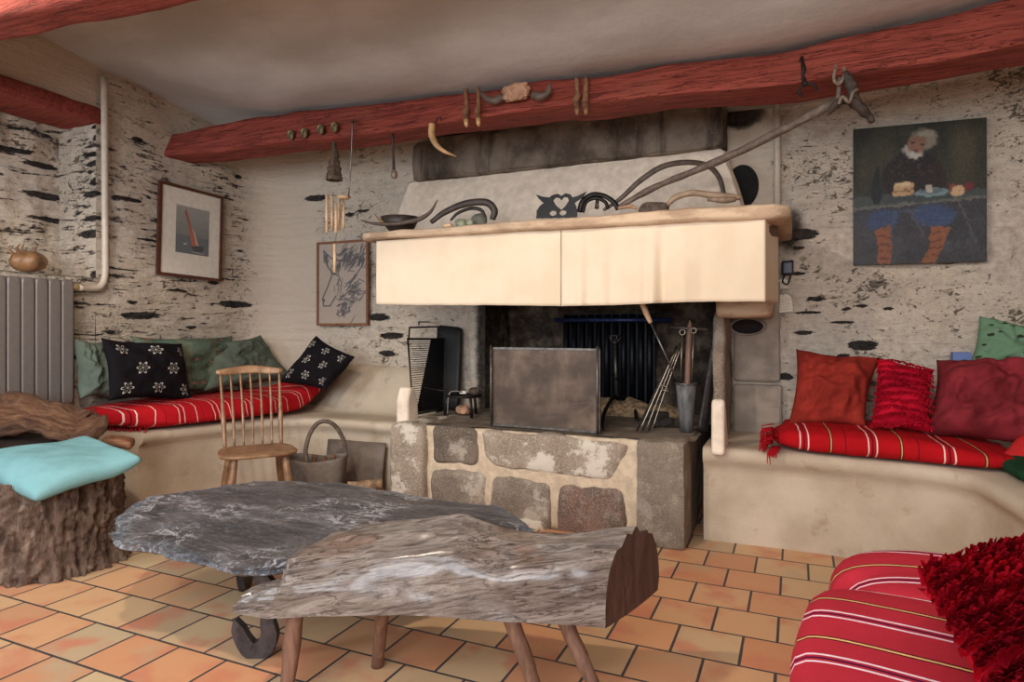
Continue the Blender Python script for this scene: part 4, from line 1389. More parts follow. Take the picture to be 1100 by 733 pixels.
# ------------------------------------------------------------------ cushions
def cushion(name, label, cs, T, m, seed=0, wr=.012, parent=None, n=46, pinch=.11, puff=.42, uvs=None, sag=None, uvsize=None):
    """cs: corners bl, br, tr, tl seen from the front"""
    c = [np.array(p, float) for p in cs]
    U = (c[1] + c[2] - c[0] - c[3]); V = (c[3] + c[2] - c[0] - c[1]); nn = np.cross(U, V); nn /= np.linalg.norm(nn)
    mb = MB(); vs = []; uv = []; idx = {}
    for side in (1, -1):
        for j in range(n + 1):
            for i in range(n + 1):
                edge = i in (0, n) or j in (0, n)
                if side == -1 and edge: idx[(-1, i, j)] = idx[(1, i, j)]; continue
                u, v = 2 * i / n - 1, 2 * j / n - 1
                uu = u * (1 - pinch * (1 - v * v) * abs(u)); vv = v * (1 - pinch * (1 - u * u) * abs(v))
                a, b = (uu + 1) / 2, (vv + 1) / 2
                p = (c[0] * (1 - a) + c[1] * a) * (1 - b) + (c[3] * (1 - a) + c[2] * a) * b
                t = ((1 - u * u) * (1 - v * v)) ** puff * T / 2
                q_ = .5 * nz((u * 1.2, v * 1.2, seed + 40), 1.0)
                w_ = wr * (1.1 * fbm((u * 1.2, v * 1.2, side + seed * 3.1), 1.4, 3) + 1.3 * (.32 - abs(nz((u * 1.1 + v * .8 + q_, v * 1.3 - u * .6, seed), 1.5))) + .6 * (.3 - abs(nz((u * 2.6 - v * 1.4 + q_ * 2, v * 2.2 + u, seed + 3), 1.3)))) * ((1 - u ** 6) * (1 - v ** 6))
                p = p + nn * side * (t + w_)
                p = p + nn * .25 * T * nz((u * .9, v * .9, seed + 8), 1.0)
                if sag: p = sag(p, u, v)
                idx[(side, i, j)] = len(vs); vs.append(p); uv.append((i / n, j / n))
    fs = []
    for side in (1, -1):
        for j in range(n):
            for i in range(n):
                q = (idx[(side, i, j)], idx[(side, i + 1, j)], idx[(side, i + 1, j + 1)], idx[(side, i, j + 1)])
                fs.append(q if side == 1 else q[::-1])
    mb.add(vs, fs, uv)
    o = obj(name, mb, m, parent)
    if label: tag(o, label, 'cushion')
    return o


# aqua cushion on the stump
STC = np.array([-3.08, 1.80]); STR = .29; STH = .405


def droop(p, u, v):
    d = math.hypot(p[0] - STC[0], p[1] - STC[1])
    k = max(0, d - STR + .02)
    return p - np.array([0, 0, min(.09, k * .42)])


cushion('cushion', 'aqua blue cotton cushion lying flat on the bark covered tree stump', [D(38, 537, 2.55), D(153, 493, 2.79), D(93, 469, 3.08), D(-52, 500, 2.85)], .115, M_AQUA, 1, .005, pinch=.04, puff=.26)

# mattress on the left bench
def mattress(u, v, w):
    L = 1.50
    t = (v + 1) / 2; y = 2.34 + .12 * (u + 1) / 2 * (1 - t) + t * 1.48
    xf = float(np.interp(y, [2.2, 2.4, 2.56, 2.9, 3.14, 3.3, 3.9], [-3.36, -3.35, -3.33, -3.25, -3.18, -3.16, -3.13])); xb = XL + .05
    x = xb + (u + 1) / 2 * (xf - xb)
    rise = .20 * sstep(3.35, 3.85, y) ** 1.2 * sstep(-3.75, -3.2, x)
    z = .475 + (w + 1) / 2 * .135 + rise + .008 * fbm((x, y, w), 4, 3)
    over = .02 * (1 - w) * (u > .9)
    p = np.array([x + .008 * nz((y * 6, w, 1), 1) + over, y, z])
    return p


mb = box(mattress, 14, 60, 6, k=6)
uvn = []
for p in mb.v: uvn.append((p[1], p[0]))
mb.uv = uvn
MT = thing('mattress', 'long mattress pad in a red striped woven cover on the left bench', 'mattress', (-3.55, 3.0, .475))
obj('pad', mb, M_STRIPE_L, MT)
mb = MB()
for i in range(26):
    x = -3.86 + i * .019; y = 2.40 + i * .0035; L = .10 + .05 * random.random()
    tube([(x, y, .50), (x + .01 * random.uniform(-1, 1), y - .018, .46), (x + .012 * random.uniform(-1, 1), y - .022, .46 - L * .6)], [.003, .003, .002], 5, mb=mb)
obj('fringe', mb, M_RED, MT)['kind'] = 'stuff'

LWc = lambda px, py, x: X(px, py, x)
# cushions leaning on the left wall: (front plane x) bottom corners forward, top corners back
def lean(pbl, pbr, ptr, ptl, xb, xt):
    return [X(*pbl, xb), X(*pbr, xb), X(*ptr, xt), X(*ptl, xt)]


cushion('cushion', 'plain sage green cushion at the left end of the left bench, beside the radiator', lean((86, 429), (122, 429), (116, 366), (80, 364), -3.72, -3.79), .13, M_GREENPL, 2, .025)
cushion('cushion', 'green floral print cushion leaning on the wall between two cushions of the left bench', lean((150, 428), (258, 420), (250, 361), (140, 361), -3.66, -3.78), .13, M_FLORAL, 3, .025)
cushion('cushion', 'plain sage green cushion slumped in the wall corner behind the chair', lean((218, 421), (316, 408), (280, 360), (226, 368), -3.63, -3.76), .14, M_GREENPL, 4, .03)
cushion('cushion', 'black cushion with white embroidered flowers, upright at the left of the bench mattress', lean((116, 431), (208, 430), (196, 369), (109, 362), -3.50, -3.64), .15, M_FLOWER, 5, .014)
q = [D(300, 411, 4.42), D(350, 419, 4.30), D(382, 384, 4.42), D(340, 361, 4.60)]
cushion('cushion', 'black cushion with white embroidered flowers, tilted on its corner at the far mattress end', q, .15, M_FLOWER, 6, .014)

# right bench: striped roll, cushions
def roll(u, v, w):
    x0 = float(Y(828, 470, 3.3)[0]); x1 = .86
    x = x0 + (u + 1) / 2 * (x1 - x0)
    yf = float(np.interp(x, [0, .3, .52, .7, .9], [3.225, 3.205, 3.165, 3.12, 3.08])); yb = 3.80
    y = yf + (v + 1) / 2 * (yb - yf)
    hgt = .118 - .045 * sstep(.35, .85, x)
    return np.array([x, y + .006 * nz((x * 7, w, 2), 1), .472 + (w + 1) / 2 * hgt + .006 * fbm((x, y, w), 5, 3) - .02 * (u < -.9) * (w > 0)])


mb = box(roll, 60, 16, 8, k=4)
mb.uv = [(p[0] + .10 * (p[1] - 3.1) - .10 * max(0, p[0] - .55), p[1]) for p in mb.v]
TH = thing('folded_throw', 'folded red striped woven throw with fringed end lying along the right bench', 'throw', (.35, 3.4, .472))
obj('blanket', mb, M_STRIPE_R, TH)
mb = MB(); xl = float(Y(828, 470, 3.3)[0])
for i in range(46):
    y = 3.22 + random.random() * .22; z = .50 + random.random() * .08
    dx = -.015 - .03 * random.random(); L = random.uniform(.03, .07)
    zz = max(.474, z - L); yy = y - random.uniform(0, .03)
    tube([(xl + .01, y, z), (xl + dx, yy, z - .01), (xl + dx - .01 * random.random(), yy - .01, zz)], [.0035, .003, .002], 5, mb=mb)
for i in range(10):
    y = 3.205; x = xl + .01 + i * .004
    tube([(x, 3.24, .50), (x - .02, 3.19, .475), (x - .022 + .01 * random.random(), 3.182, .47 - .05 * random.random())], [.004, .003, .002], 5, mb=mb)
obj('fringe', mb, M_RED, TH)['kind'] = 'stuff'


def pbk(px, py, y): return Y(px, py, y)


cushion('cushion', 'terracotta orange cushion leaning on the wall at the left of the right bench', [pbk(846, 458, 3.45), pbk(930, 458, 3.45), pbk(946, 386, 3.66), pbk(855, 375, 3.66)], .19, M_TERRA, 11, .036)
cushion('cushion', 'dusty maroon velvet cushion, largest on the right bench, right of the shaggy one', [pbk(990, 468, 3.40), pbk(1112, 478, 3.38), pbk(1122, 388, 3.60), pbk(1006, 386, 3.62)], .22, M_MAROON, 12, .042)
cushion('cushion', 'sage green cushion printed with small dark animals, behind the maroon cushion', [pbk(1035, 402, 3.74), pbk(1135, 405, 3.74), pbk(1140, 356, 3.82), pbk(1052, 340, 3.82)], .13, M_ANIMAL, 13, .020)
cushion('cushion', 'bright red cushion corner at the right frame edge, in front of the maroon cushion', [pbk(1072, 490, 3.26), pbk(1160, 515, 3.1), pbk(1160, 460, 3.3), pbk(1095, 468, 3.36)], .09, M_REDTIP, 14, .008)
q = Y(1031, 386, 3.80)
tag(obj('card_box', bx(q[0] - .035, q[0] + .04, 3.76, 3.82, .60, q[2] + .035), M_BLUEBOX, smooth=False), 'small pale blue box peeking out between maroon and green cushions', 'box')
mb = box(lambda u, v, w: np.array([1.02 + .26 * u, 3.05 + .22 * v - .06 * u, .472 + (w + 1) * .030 + .014 * nz((u * 3, v * 3, w), 1.3)]), 20, 16, 4, k=6)
tag(obj('folded_blanket', mb, M_BOTTLE), 'dark green wool blanket at the right end of the right bench', 'blanket')


def shaggy(name, label, cs, T, seed, rows, per, L, wd_):
    c = [np.array(p, float) for p in cs]
    base = (c[0] + c[1]) / 2
    TT = thing(name, label, 'cushion', base)
    cushion('cover', None, cs, T, M_SHAG, seed, .008, parent=TT, n=20)
    U = (c[1] + c[2] - c[0] - c[3]); V = (c[3] + c[2] - c[0] - c[1]); nn = np.cross(U, V); nn /= np.linalg.norm(nn); Vh = V / np.linalg.norm(V); Uh = U / np.linalg.norm(U)
    mb = MB(); vs = []; fs = []
    for j in range(rows):
        for i in range(per):
            u = 2 * (i + random.random()) / per - 1; v = 2 * (j + .55 + .16 * math.sin(u * 4 + j * 1.7) + random.uniform(-.10, .10)) / rows - 1
            if abs(u) > .97 or abs(v) > .99: continue
            a, b = (u + 1) / 2, (v + 1) / 2
            p = (c[0] * (1 - a) + c[1] * a) * (1 - b) + (c[3] * (1 - a) + c[2] * a) * b + nn * (((1 - u * u) * (1 - v * v)) ** .38 * T / 2)
            l = L * random.uniform(.7, 1.2)
            tdir = -Vh * random.uniform(.2, .7) + nn * random.uniform(.6, 1.0) + Uh * random.uniform(-.25, .25)
            tdir /= np.linalg.norm(tdir)
            sd = Uh * wd_ + nn * random.uniform(-1, 1) * wd_ * .8
            p2 = p + tdir * l * .6; p3 = p2 + (tdir - Vh * .8) * l * .35
            k = len(vs)
            vs += [p - sd, p + sd, p2 - sd, p2 + sd, p3 - sd * .8, p3 + sd * .8]
            fs += [(k, k + 1, k + 3, k + 2), (k + 2, k + 3, k + 5, k + 4)]
    mb.add(vs, fs)
    obj('shag', mb, M_SHAG, TT, smooth=False)['kind'] = 'stuff'
    return TT


shaggy('shaggy_cushion', 'crimson shaggy ruffled cushion between the terracotta and maroon cushions', [Y(934, 462, 3.36), Y(1000, 464, 3.36), Y(1003, 398, 3.56), Y(942, 385, 3.58)], .14, 21, 10, 160, .032, .0030)

# ------------------------------------------------------------------ foreground seat with striped blanket, lower right
FS = thing('daybed', 'low seat covered with a red striped blanket in the lower right corner', 'seat', (.6, 1.2, 0))


def fold1(u, v, w):
    # near lobe
    x = -.012 + (u + 1) / 2 * 1.0; y = .35 + (v + 1) / 2 * 1.37 - .10 * (u + 1) / 2 * 0
    ztop = .462 + .012 * nz((x * 2, y * 2, 0), 1.2)
    z = (w + 1) / 2 * ztop
    p = np.array([x, y, max(.004, z)])
    p[0] += .02 * (1 - (w + 1) / 2) * (-1 if u < 0 else 1) * 0 + .01 * nz((y * 4, z * 3, 2), 1)
    return p


def shear(p):
    # the far left corner of the near lobe is pulled to the right
    k = sstep(1.15, 1.62, p[1]) * (1 - sstep(.25, .7, p[0]))
    return (p[0] + .02 * k, p[1], p[2])


mb = box(fold1, 40, 46, 18, k=11); mb.v = [shear(p) for p in mb.v]
mb.uv = [(p[0], (p[1] * 1.0 + p[0] * .22 - (.43 - p[2]) * 0.35)) for p in mb.v]
obj('blanket', mb, M_STRIPE_F, FS)


def fold2(u, v, w):
    x = .075 + (u + 1) / 2 * 1.0; y = 1.60 + (v + 1) / 2 * .36 + .05 * (u + 1) / 2
    ztop = .478 + .012 * nz((x * 2, y * 2, 4), 1.2) + .01 * v
    z = (w + 1) / 2 * ztop
    return np.array([x + .03 * (v < 0) * (u < 0) * (w > 0), y, max(.004, z)])


mb = box(fold2, 40, 20, 18, k=6)
mb.uv = [(p[0], (p[1] * 1.1 + p[0] * .02 + .03 - (.46 - p[2]) * .5)) for p in mb.v]
obj('blanket_fold', mb, M_STRIPE_F, FS)
shaggy('shaggy_cushion', 'large crimson shaggy ruffled cushion on the blanket seat in the lower right corner', [Z(1075, 800, .50), Z(1290, 760, .56), Z(1190, 590, .60), Z(985, 630, .56)], .12, 22, 10, 420, .060, .0042)

# ------------------------------------------------------------------ slate coffee table
SO = [(-2.192, 1.475), (-2.287, 1.557), (-2.40, 1.70), (-2.43, 1.82), (-2.32, 1.95), (-2.295, 2.05), (-2.239, 2.16), (-2.08, 2.23), (-1.864, 2.298), (-1.65, 2.29), (-1.455, 2.262), (-1.28, 2.25), (-1.071, 2.25), (-.92, 2.14),
      (-.83, 2.035), (-.92, 2.01), (-1.05, 1.98), (-1.20, 1.93), (-1.27, 1.80), (-1.34, 1.66), (-1.39, 1.54), (-1.40, 1.455), (-1.45, 1.42), (-1.523, 1.395), (-1.68, 1.408), (-1.78, 1.40), (-1.902, 1.429), (-2.0, 1.41), (-2.093, 1.422)]
oc = np.array([-1.66, 1.84])
OUT = []
for i_ in range(len(SO)):
    a_, b_ = np.array(SO[i_]), np.array(SO[(i_ + 1) % len(SO)])
    for k_ in range(10):
        q_ = a_ + (b_ - a_) * k_ / 10
        j_ = .014 * fbm((q_[0], q_[1], 0), 7, 4, 2)
        OUT.append(np.array([q_[0] + j_, q_[1] + .9 * j_, 0]))
TB = thing('coffee_table', 'low coffee table with a large ragged grey slate top on iron hook legs', 'table', (-1.6, 1.85, 0))
vs = []; fs = []; rim = []
no = len(OUT); nrr = 26
rows = []
for k in range(nrr + 1):
    s_ = k / nrr; ring = []
    for i, p in enumerate(OUT):
        q = oc + (p[:2] - oc) * (1 + .012 * nz((i * .36, 0, 0), 1)) * s_
        lay = .006 * fbm((q[0] * 2.2, q[1] * 5, 0), 2.4, 4) + .010 * round(3.4 * nz((q[0] * 1.6, q[1] * 3.6, 2), 1.2)) / 3.4
        z = .366 + lay
        # ragged step near the left tip
        z -= .016 * sstep(.0, .03, .09 * nz((q[0] * 2, 1, 0), 2) + (1.60 + .22 * (q[0] + 2.0) - q[1]))
        if s_ > .95: z -= .006
        ring.append((q[0], q[1], z)); rim.append(sstep(.9, 1.0, s_))
    rows.append(ring)
for (s_, z) in ((1.008, .345), (.99, .332), (1.0, .322), (.96, .312), (.5, .310), (.02, .310)):
    ring = []
    for i, p in enumerate(OUT):
        q = oc + (p[:2] - oc) * (s_ + (.022 * nz((i * .27, z * 60, 0), 1) if s_ > .9 else 0) + .012 * nz((i * .36, 0, 0), 1))
        ring.append((q[0], q[1], z + .004 * nz((i * .5, z * 30, 3), 1))); rim.append(.8 if s_ > .95 else 0)
    rows.append(ring)
for r in rows: vs += r
for k in range(len(rows) - 1):
    for i in range(no):
        fs.append((k * no + i, k * no + (i + 1) % no, (k + 1) * no + (i + 1) % no, (k + 1) * no + i)[::-1])
mb = MB(); mb.add(vs, fs)
obj('slate_top', mb, M_SLATE, TB, attrs={'rim': ('FLOAT', rim)}, sharp=40)
# iron hook leg, a flat bar curling up at the foot
hk = D(268, 700, 2.05)
p0 = Z(268, 707, 0.0)


def hookleg(bx_, by_, ang):
    ca, sa = math.cos(ang), math.sin(ang)
    prof = [(-.004, .318, .020), (.004, .26, .022), (.030, .215, .024), (.030, .17, .019), (.018, .12, .020), (.022, .075, .024), (.010, .034, .026), (-.028, .022, .026), (-.058, .050, .024), (-.080, .092, .018), (-.088, .118, .006)]
    pts = [(bx_ + a * ca, by_ + a * sa, z) for a, z, r in prof]
    return tube(pts, [r for a, z, r in prof], 10, smooth=5, flat=.5, ref=(-sa, ca, 0))


def hook_flat(bx_, by_, ang):
    ca, sa = math.cos(ang), math.sin(ang)
    prof = [(-.030, .318, .021), (-.026, .26, .022), (.006, .215, .025), (.006, .17, .019), (-.004, .12, .021), (.002, .075, .026), (-.014, .036, .028), (-.052, .024, .028), (-.080, .052, .024), (-.098, .092, .020), (-.108, .122, .004)]
    P = smoothpath([(a, z, 0) for a, z, r in prof], 6); m_ = len(prof)
    mb = MB(); vs = []; fs = []
    n = len(P)
    for i in range(n):
        t = P[min(n - 1, i + 1)] - P[max(0, i - 1)]; t /= np.linalg.norm(t); nrm = np.array([t[1], -t[0]])
        r = float(np.interp(i / (n - 1) * (m_ - 1), range(m_), [c_[2] for c_ in prof]))
        for sgn in (1, -1):
            for dp in (-.014, .014):
                a, z = P[i][0] + nrm[0] * sgn * r, P[i][1] + nrm[1] * sgn * r
                vs.append((bx_ + a * ca - dp * sa, by_ + a * sa + dp * ca, max(.002, z)))
    for i in range(n - 1):
        a = i * 4; b = a + 4
        fs += [(a, a + 1, b + 1, b), (a + 1, a + 3, b + 3, b + 1), (a + 3, a + 2, b + 2, b + 3), (a + 2, a, b, b + 2)]
    fs += [(0, 2, 3, 1), (n * 4 - 4, n * 4 - 3, n * 4 - 1, n * 4 - 2)]
    mb.add(vs, fs)
    return mb


M_HOOK = plain('dark_forged_iron', (70, 66, 66), .5, .5, var=.35, sc=24, bd=.004)
obj('hook_leg', hook_flat(p0[0] + .055, p0[1] + .03, YAW), M_HOOK, TB, sharp=45)
obj('hook_leg', hook_flat(-2.05, 1.95, R(120)), M_HOOK, TB, sharp=45)
obj('hook_leg', hook_flat(-1.15, 2.06, R(30)), M_HOOK, TB, sharp=45)

# ------------------------------------------------------------------ half-log bench
LB = thing('log_bench', 'half log bench of pale weathered wood on four splayed stick legs', 'bench', (-.9, 1.6, 0))
FA, FBk = np.array([-1.43, 1.30]), np.array([-.464, 1.655])   # front bottom edge
AX = (FBk - FA) / np.linalg.norm(FBk - FA); LN = float(np.linalg.norm(FBk - FA)); PER = np.array([-AX[1], AX[0]])
NS, NA = 130, 44


def logpt(s, a):
    """s along 0..1, a 0..1 around: 0 front bottom over the top to back bottom, then flat under"""
    w = float(np.interp(s, [0, .06, .12, .2, .35, .5, .7, .88, 1], [.08, .20, .28, .35, .37, .35, .31, .27, .27]))
    h = float(np.interp(s, [0, .05, .105, .125, .17, .26, .38, .5, .60, .68, .75, .87, .95, 1], [.030, .050, .060, .135, .152, .165, .188, .205, .222, .200, .182, .192, .21, .218]))
    zb = float(np.interp(s, [0, .1, .25, .5, .8, 1], [.262, .250, .262, .272, .262, .252]))
    # the left end splits: the back half starts further right, the front half ends in a low tongue
    start = np.interp(s, [0, .1, .14, .2, 1], [.42, .42, .0, 0, 0])
    front = -.05 * math.exp(-((s - .97) / .08) ** 2) * 0
    if a <= .72:
        th = a / .72 * math.pi
        yy = w * (1 - math.cos(th)) / 2; zz = h * (math.sin(th) ** .62)
        # the front flank slopes rather than bulges
        zz *= 1 - .10 * math.cos(th) * 0
    else:
        t = (a - .72) / .28; yy = w * (1 - t); zz = -.006 * math.sin(t * math.pi)
    p2 = FA + AX * (s * LN) + PER * yy
    # slant of the sawn end
    p2 = p2 + AX * (s ** 12) * (yy / .27) * .185
    p = np.array([p2[0], p2[1], zb + zz])
    g1 = fbm((s * 1.6, a * 9, 0), 1.7, 4, 3); g2 = fbm((s * 6, a * 26, 2), 1.2, 3, 5)
    out = np.array([PER[0] * (yy - w / 2) / w, PER[1] * (yy - w / 2) / w, zz / (h + .01) * .8])
    amp = .022 * g1 + .006 * g2
    if s > .93: amp += .005 * math.sin(a * 70) * (s - .93) / .07
    return p + out * amp * (.4 if a > .72 else 1)


mb = MB(); vs = []; fs = []
for i in range(NS + 1):
    s_ = i / NS
    for j in range(NA):
        q = logpt(s_, j / NA)
        if s_ < .2:   # ragged left outline
            j_ = j / NA
            yy = (q[:2] - FA) @ PER
            pull = .0
            pull = (.05 if yy > .2 else .05 * sstep(.09, .20, yy)) * (1 - s_ / .2)
            pull += .03 * nz((yy * 14, 0, 3), 1) * (1 - s_ / .2)
            q = q + np.array([AX[0], AX[1], 0]) * pull
        vs.append(q)
for i in range(NS):
    for j in range(NA):
        a = i * NA + j; b = i * NA + (j + 1) % NA
        fs.append((a, a + NA, b + NA, b)[::-1])
mb.add(vs, fs)
cl = np.mean(vs[:NA], axis=0); mb.add([cl] + vs[:NA], [(0, 1 + j, 1 + (j + 1) % NA) for j in range(NA)])
last = vs[NS * NA:]; cr = np.mean(last, axis=0)
rg = [last]; 
for s_ in (.97, .7, .4): rg.append([cr + (p - cr) * s_ + np.array([-.004, 0, 0]) * nz(p, 30) for p in last])
ev = [p for r in rg for p in r] + [cr]
ef = []
for k in range(3):
    for j in range(NA): ef.append((k * NA + j, (k + 1) * NA + j, (k + 1) * NA + (j + 1) % NA, k * NA + (j + 1) % NA)[::-1])
for j in range(NA): ef.append((3 * NA + j, 4 * NA, 3 * NA + (j + 1) % NA)[::-1])
mb.add(ev, ef, None, 1)
obj('trunk', mb, [M_LOG, M_ENDGRAIN], LB, sharp=50)
for (tp, bt, r0) in [(D(318, 660, 1.80), Z(306, 757, 0) , .024), (D(413, 650, 1.88), Z(405, 716, 0), .022), (D(545, 664, 1.78), Z(584, 765, 0), .023), (D(598, 668, 1.82), Z(650, 765, 0), .022)]:
    tp = np.array(tp); tp[2] = .272
    obj('leg', tube([tp, (tp + bt) / 2, np.array([bt[0], bt[1], .0])], [r0, r0 * .95, r0 * .8], 14, smooth=6, amp=.004, f=14), M_LEG, LB)

# ------------------------------------------------------------------ stump
def stump(u, v):
    th = u * 2 * math.pi
    r = STR * (1 - .05 * v + .10 * (1 - v) ** 3)
    cx_, sy_ = math.cos(th), math.sin(th)
    w1 = nz((cx_ * 2, sy_ * 2, v * 2), 1.3, 4) * .5
    n1 = fbm((cx_ * 1.6, sy_ * 1.6, v * 1.1), 1.5, 4, 6)
    n2 = abs(fbm((cx_ * 4.2 + w1, sy_ * 4.2, v * 1.3 + w1), 1.3, 4, 8)); n3 = fbm((cx_ * 14, sy_ * 14, v * 9), 1.5, 4, 1)
    n4 = abs(fbm((cx_ * 3, sy_ * 3, v * 3.4), 1.5, 3, 18))
    r *= 1.02 + .08 * n1 - .20 * n2 + .035 * n3 - .07 * n4
    return np.array([STC[0] + r * math.cos(th), STC[1] + r * math.sin(th), v * (STH + .008 * n1)])


mb = MB(); grid(stump, 220, 70, wrapu=True, mb=mb)
top = [stump(i / 220, 1) for i in range(220)]; ct = np.array([STC[0], STC[1], STH])
mb.add(top + [ct], [(i, (i + 1) % 220, 220) for i in range(220)], None, 1)
tag(obj('tree_stump', mb, [M_BARK, M_LEG]), 'thick bark covered tree stump seat under the aqua cushion', 'stump')

# dark board rack behind the stump with driftwood on it
RKc = np.array([-3.45, 2.02])
RK = thing('side_table', 'dark wooden low side table half hidden behind the stump, under the gnarled branch', 'table', (-3.45, 2.0, 0))
obj('tabletop', bx(-3.84, -3.40, 1.45, 2.10, .462, .490, n=(4, 4, 2)), M_DARKWOOD, RK, smooth=False)
for (x, y) in ((-3.80, 1.50), (-3.80, 2.06), (-3.44, 2.06), (-3.44, 1.50)):
    obj('leg', bx(x - .025, x + .025, y - .025, y + .025, 0, .462), M_DARKWOOD, RK, smooth=False)
obj('shelf', bx(-3.82, -3.42, 1.48, 2.08, .36, .38), M_DARKWOOD, RK, smooth=False)


dpts = [D(-60, 478, 3.25), D(-10, 453, 3.25), D(30, 446, 3.23), D(62, 451, 3.22), D(90, 460, 3.22), D(104, 454, 3.22), D(113, 447, 3.22)]
mb = MB(); tube(dpts, [.085, .10, .10, .088, .072, .060, .018], 30, smooth=10, amp=.045, f=7, mb=mb, flat=.9)
tube([D(40, 440, 3.25), D(14, 432, 3.27), D(-14, 436, 3.3)], [.05, .045, .02], 20, smooth=8, amp=.03, f=9, mb=mb)
tube([D(70, 455, 3.2), D(86, 447, 3.2), D(101, 440, 3.2)], [.03, .028, .006], 16, smooth=6, amp=.025, f=12, mb=mb)
tube([D(60, 460, 3.17), D(80, 468, 3.17), D(94, 472, 3.17)], [.03, .03, .010], 16, smooth=6, amp=.02, f=12, mb=mb)
mb.v = [(p[0], p[1], max(p[2], .492)) for p in mb.v]
tag(obj('driftwood', mb, M_DRIFTUV), 'gnarled twisted brown branch lying on the dark table behind the stump', 'driftwood')
tag(obj('wood_block', hexa([D(108, 479, 3.12), D(141, 484, 3.05), D(146, 478, 3.2), D(118, 474, 3.3), D(108, 470, 3.12), D(141, 475, 3.05), D(146, 470, 3.2), D(118, 467, 3.3)], n=(4, 4, 4), amp=.004, k=8), M_DRIFT),
    'short brown wood offcut between the stump cushion and the left bench', 'wood')
for i, (a, b, r, lb) in enumerate([((-22, 596), (10, 592), .035, 'thin split log beside the stump base, upper of the two at the left edge'), ((-24, 612), (11, 608), .032, 'thin split log beside the stump base, lower of the two at the left edge')]):
    p, q = D(*a, 2.90), D(*b, 2.93)
    zz = .036 + (1 - i) * .069
    p[2] = q[2] = zz
    tag(obj('split_log', tube([p, (p + q) / 2, q], r, 16, smooth=5, amp=.008, f=14), M_BARK), lb, 'firewood', 'split logs on the floor left of the stump')

# ------------------------------------------------------------------ spindle back chair
CHC = np.array([-2.60, 2.53]); FD = np.array([.80, -.60]); SD = np.array([.60, .80])
CH = thing('spindle_chair', 'small honey brown spindle back wooden chair in front of the left bench', 'chair', (CHC[0], CHC[1], 0))


def cp(a, b, z):  # a: forward, b: sideways
    return np.array([CHC[0] + FD[0] * a + SD[0] * b, CHC[1] + FD[1] * a + SD[1] * b, z])


def seat(u, v, w):
    a = u * .175; b = v * (.190 + .012 * u)
    return cp(a, b, .412 + w * .014 - (.010 * (1 - (u * u + v * v) / 2) if w > 0 else 0) - (.006 if w < 0 else 0))


obj('seat', box(seat, 20, 20, 4, k=3.5), M_CHAIR, CH)
for a, b, oa, ob in ((.11, .12, .05, .05), (.11, -.12, .05, -.05), (-.11, .12, -.06, .05), (-.11, -.12, -.06, -.05)):
    obj('leg', tube([cp(a, b, .40), cp(a + oa * .35, b + ob * .35, .27), cp(a + oa * .75, b + ob * .75, .1), cp(a + oa, b + ob, 0)], [.016, .021, .017, .012], 14, smooth=6), M_LEG if False else M_CHAIR, CH)
obj('stretcher', tube([cp(.13, .14, .19), cp(-.14, .14, .19)], .009, 10), M_CHAIR, CH)
obj('stretcher', tube([cp(.13, -.14, .19), cp(-.14, -.14, .19)], .009, 10), M_CHAIR, CH)
TA = -.285  # top of the back leans away
for k in range(7):
    b = -.144 + .048 * k
    bt = b * 1.08
    r = [.0095, .013, .008, .0065] if k in (0, 6) else [.006, .0075, .006, .005]
    obj('spindle', tube([cp(-.135 - .02 * (1 - (b / .15) ** 2), b, .418), cp(-.18, b * 1.02, .54), cp(-.23, b * 1.05, .68), cp(TA + .006 - .02 * (1 - (b / .15) ** 2), bt, .80)], r, 10, smooth=5), M_CHAIR, CH)


def rail(u, v, w):
    b = u * .178; arc = -.028 * (1 - u * u)
    zc = .815 + .008 * math.cos(u * math.pi) + .006 * abs(u) ** 3
    return cp(TA + arc + v * .009 - .006 * w, b, zc + w * (.022 - .006 * u * u))


obj('top_rail', box(rail, 30, 4, 6, k=5), M_CHAIR, CH)

# ------------------------------------------------------------------ basket, boards, firewood by the bench
bc = D(341, 505, 3.78); bc[2] = 0
BK = thing('basket', 'grey trug basket with a tall wooden arch handle, filled with kindling, right of the chair', 'basket', bc)


def bpt(a, b, z): return np.array([bc[0] + RT[0] * a + FW[0] * b, bc[1] + RT[1] * a + FW[1] * b, z])


def trug(u, v):
    th = u * 2 * math.pi; ex = .55
    cx_ = math.copysign(abs(math.cos(th)) ** ex, math.cos(th)); sy_ = math.copysign(abs(math.sin(th)) ** ex, math.sin(th))
    s_ = .82 + .18 * v
    sag_ = .022 * (1 - abs(cx_)) * v
    return bpt(.172 * cx_ * s_, .11 * sy_ * s_, .003 + v * .30 - sag_)


mb = MB(); grid(trug, 60, 16, wrapu=True, mb=mb)
bot = [trug(i / 60, 0) for i in range(60)]; mb.add(bot, [tuple(range(60))[::-1]])
o = obj('basket_body', mb, M_TRUG, BK); m_ = o.modifiers.new('thickness', 'SOLIDIFY'); m_.thickness = .008
hpts = [(-.03, -.10, .285), (-.045, -.08, .34), (-.035, -.04, .43), (.0, .0, .492), (.055, .02, .500), (.10, .05, .46), (.135, .085, .37), (.145, .10, .27)]
obj('handle', tube([bpt(*p) for p in hpts], .013, 12, smooth=6, ref=(0, 0, 1)), M_POLE, BK)
for i in range(5):
    a = -.12 + .055 * i; tagme = obj('kindling', tube([bpt(a, -.03 + .02 * (i % 3), .10), bpt(a + .05, .02, .292 + .010 * (i % 2))], .014, 8, amp=.004, f=40), M_DRIFT)
    tag(tagme, 'kindling stick standing in the grey trug basket', 'firewood', 'kindling sticks in the trug basket')
x0, x1 = float(Y(367, 490, 3.30)[0]), float(Y(411, 490, 3.30)[0])
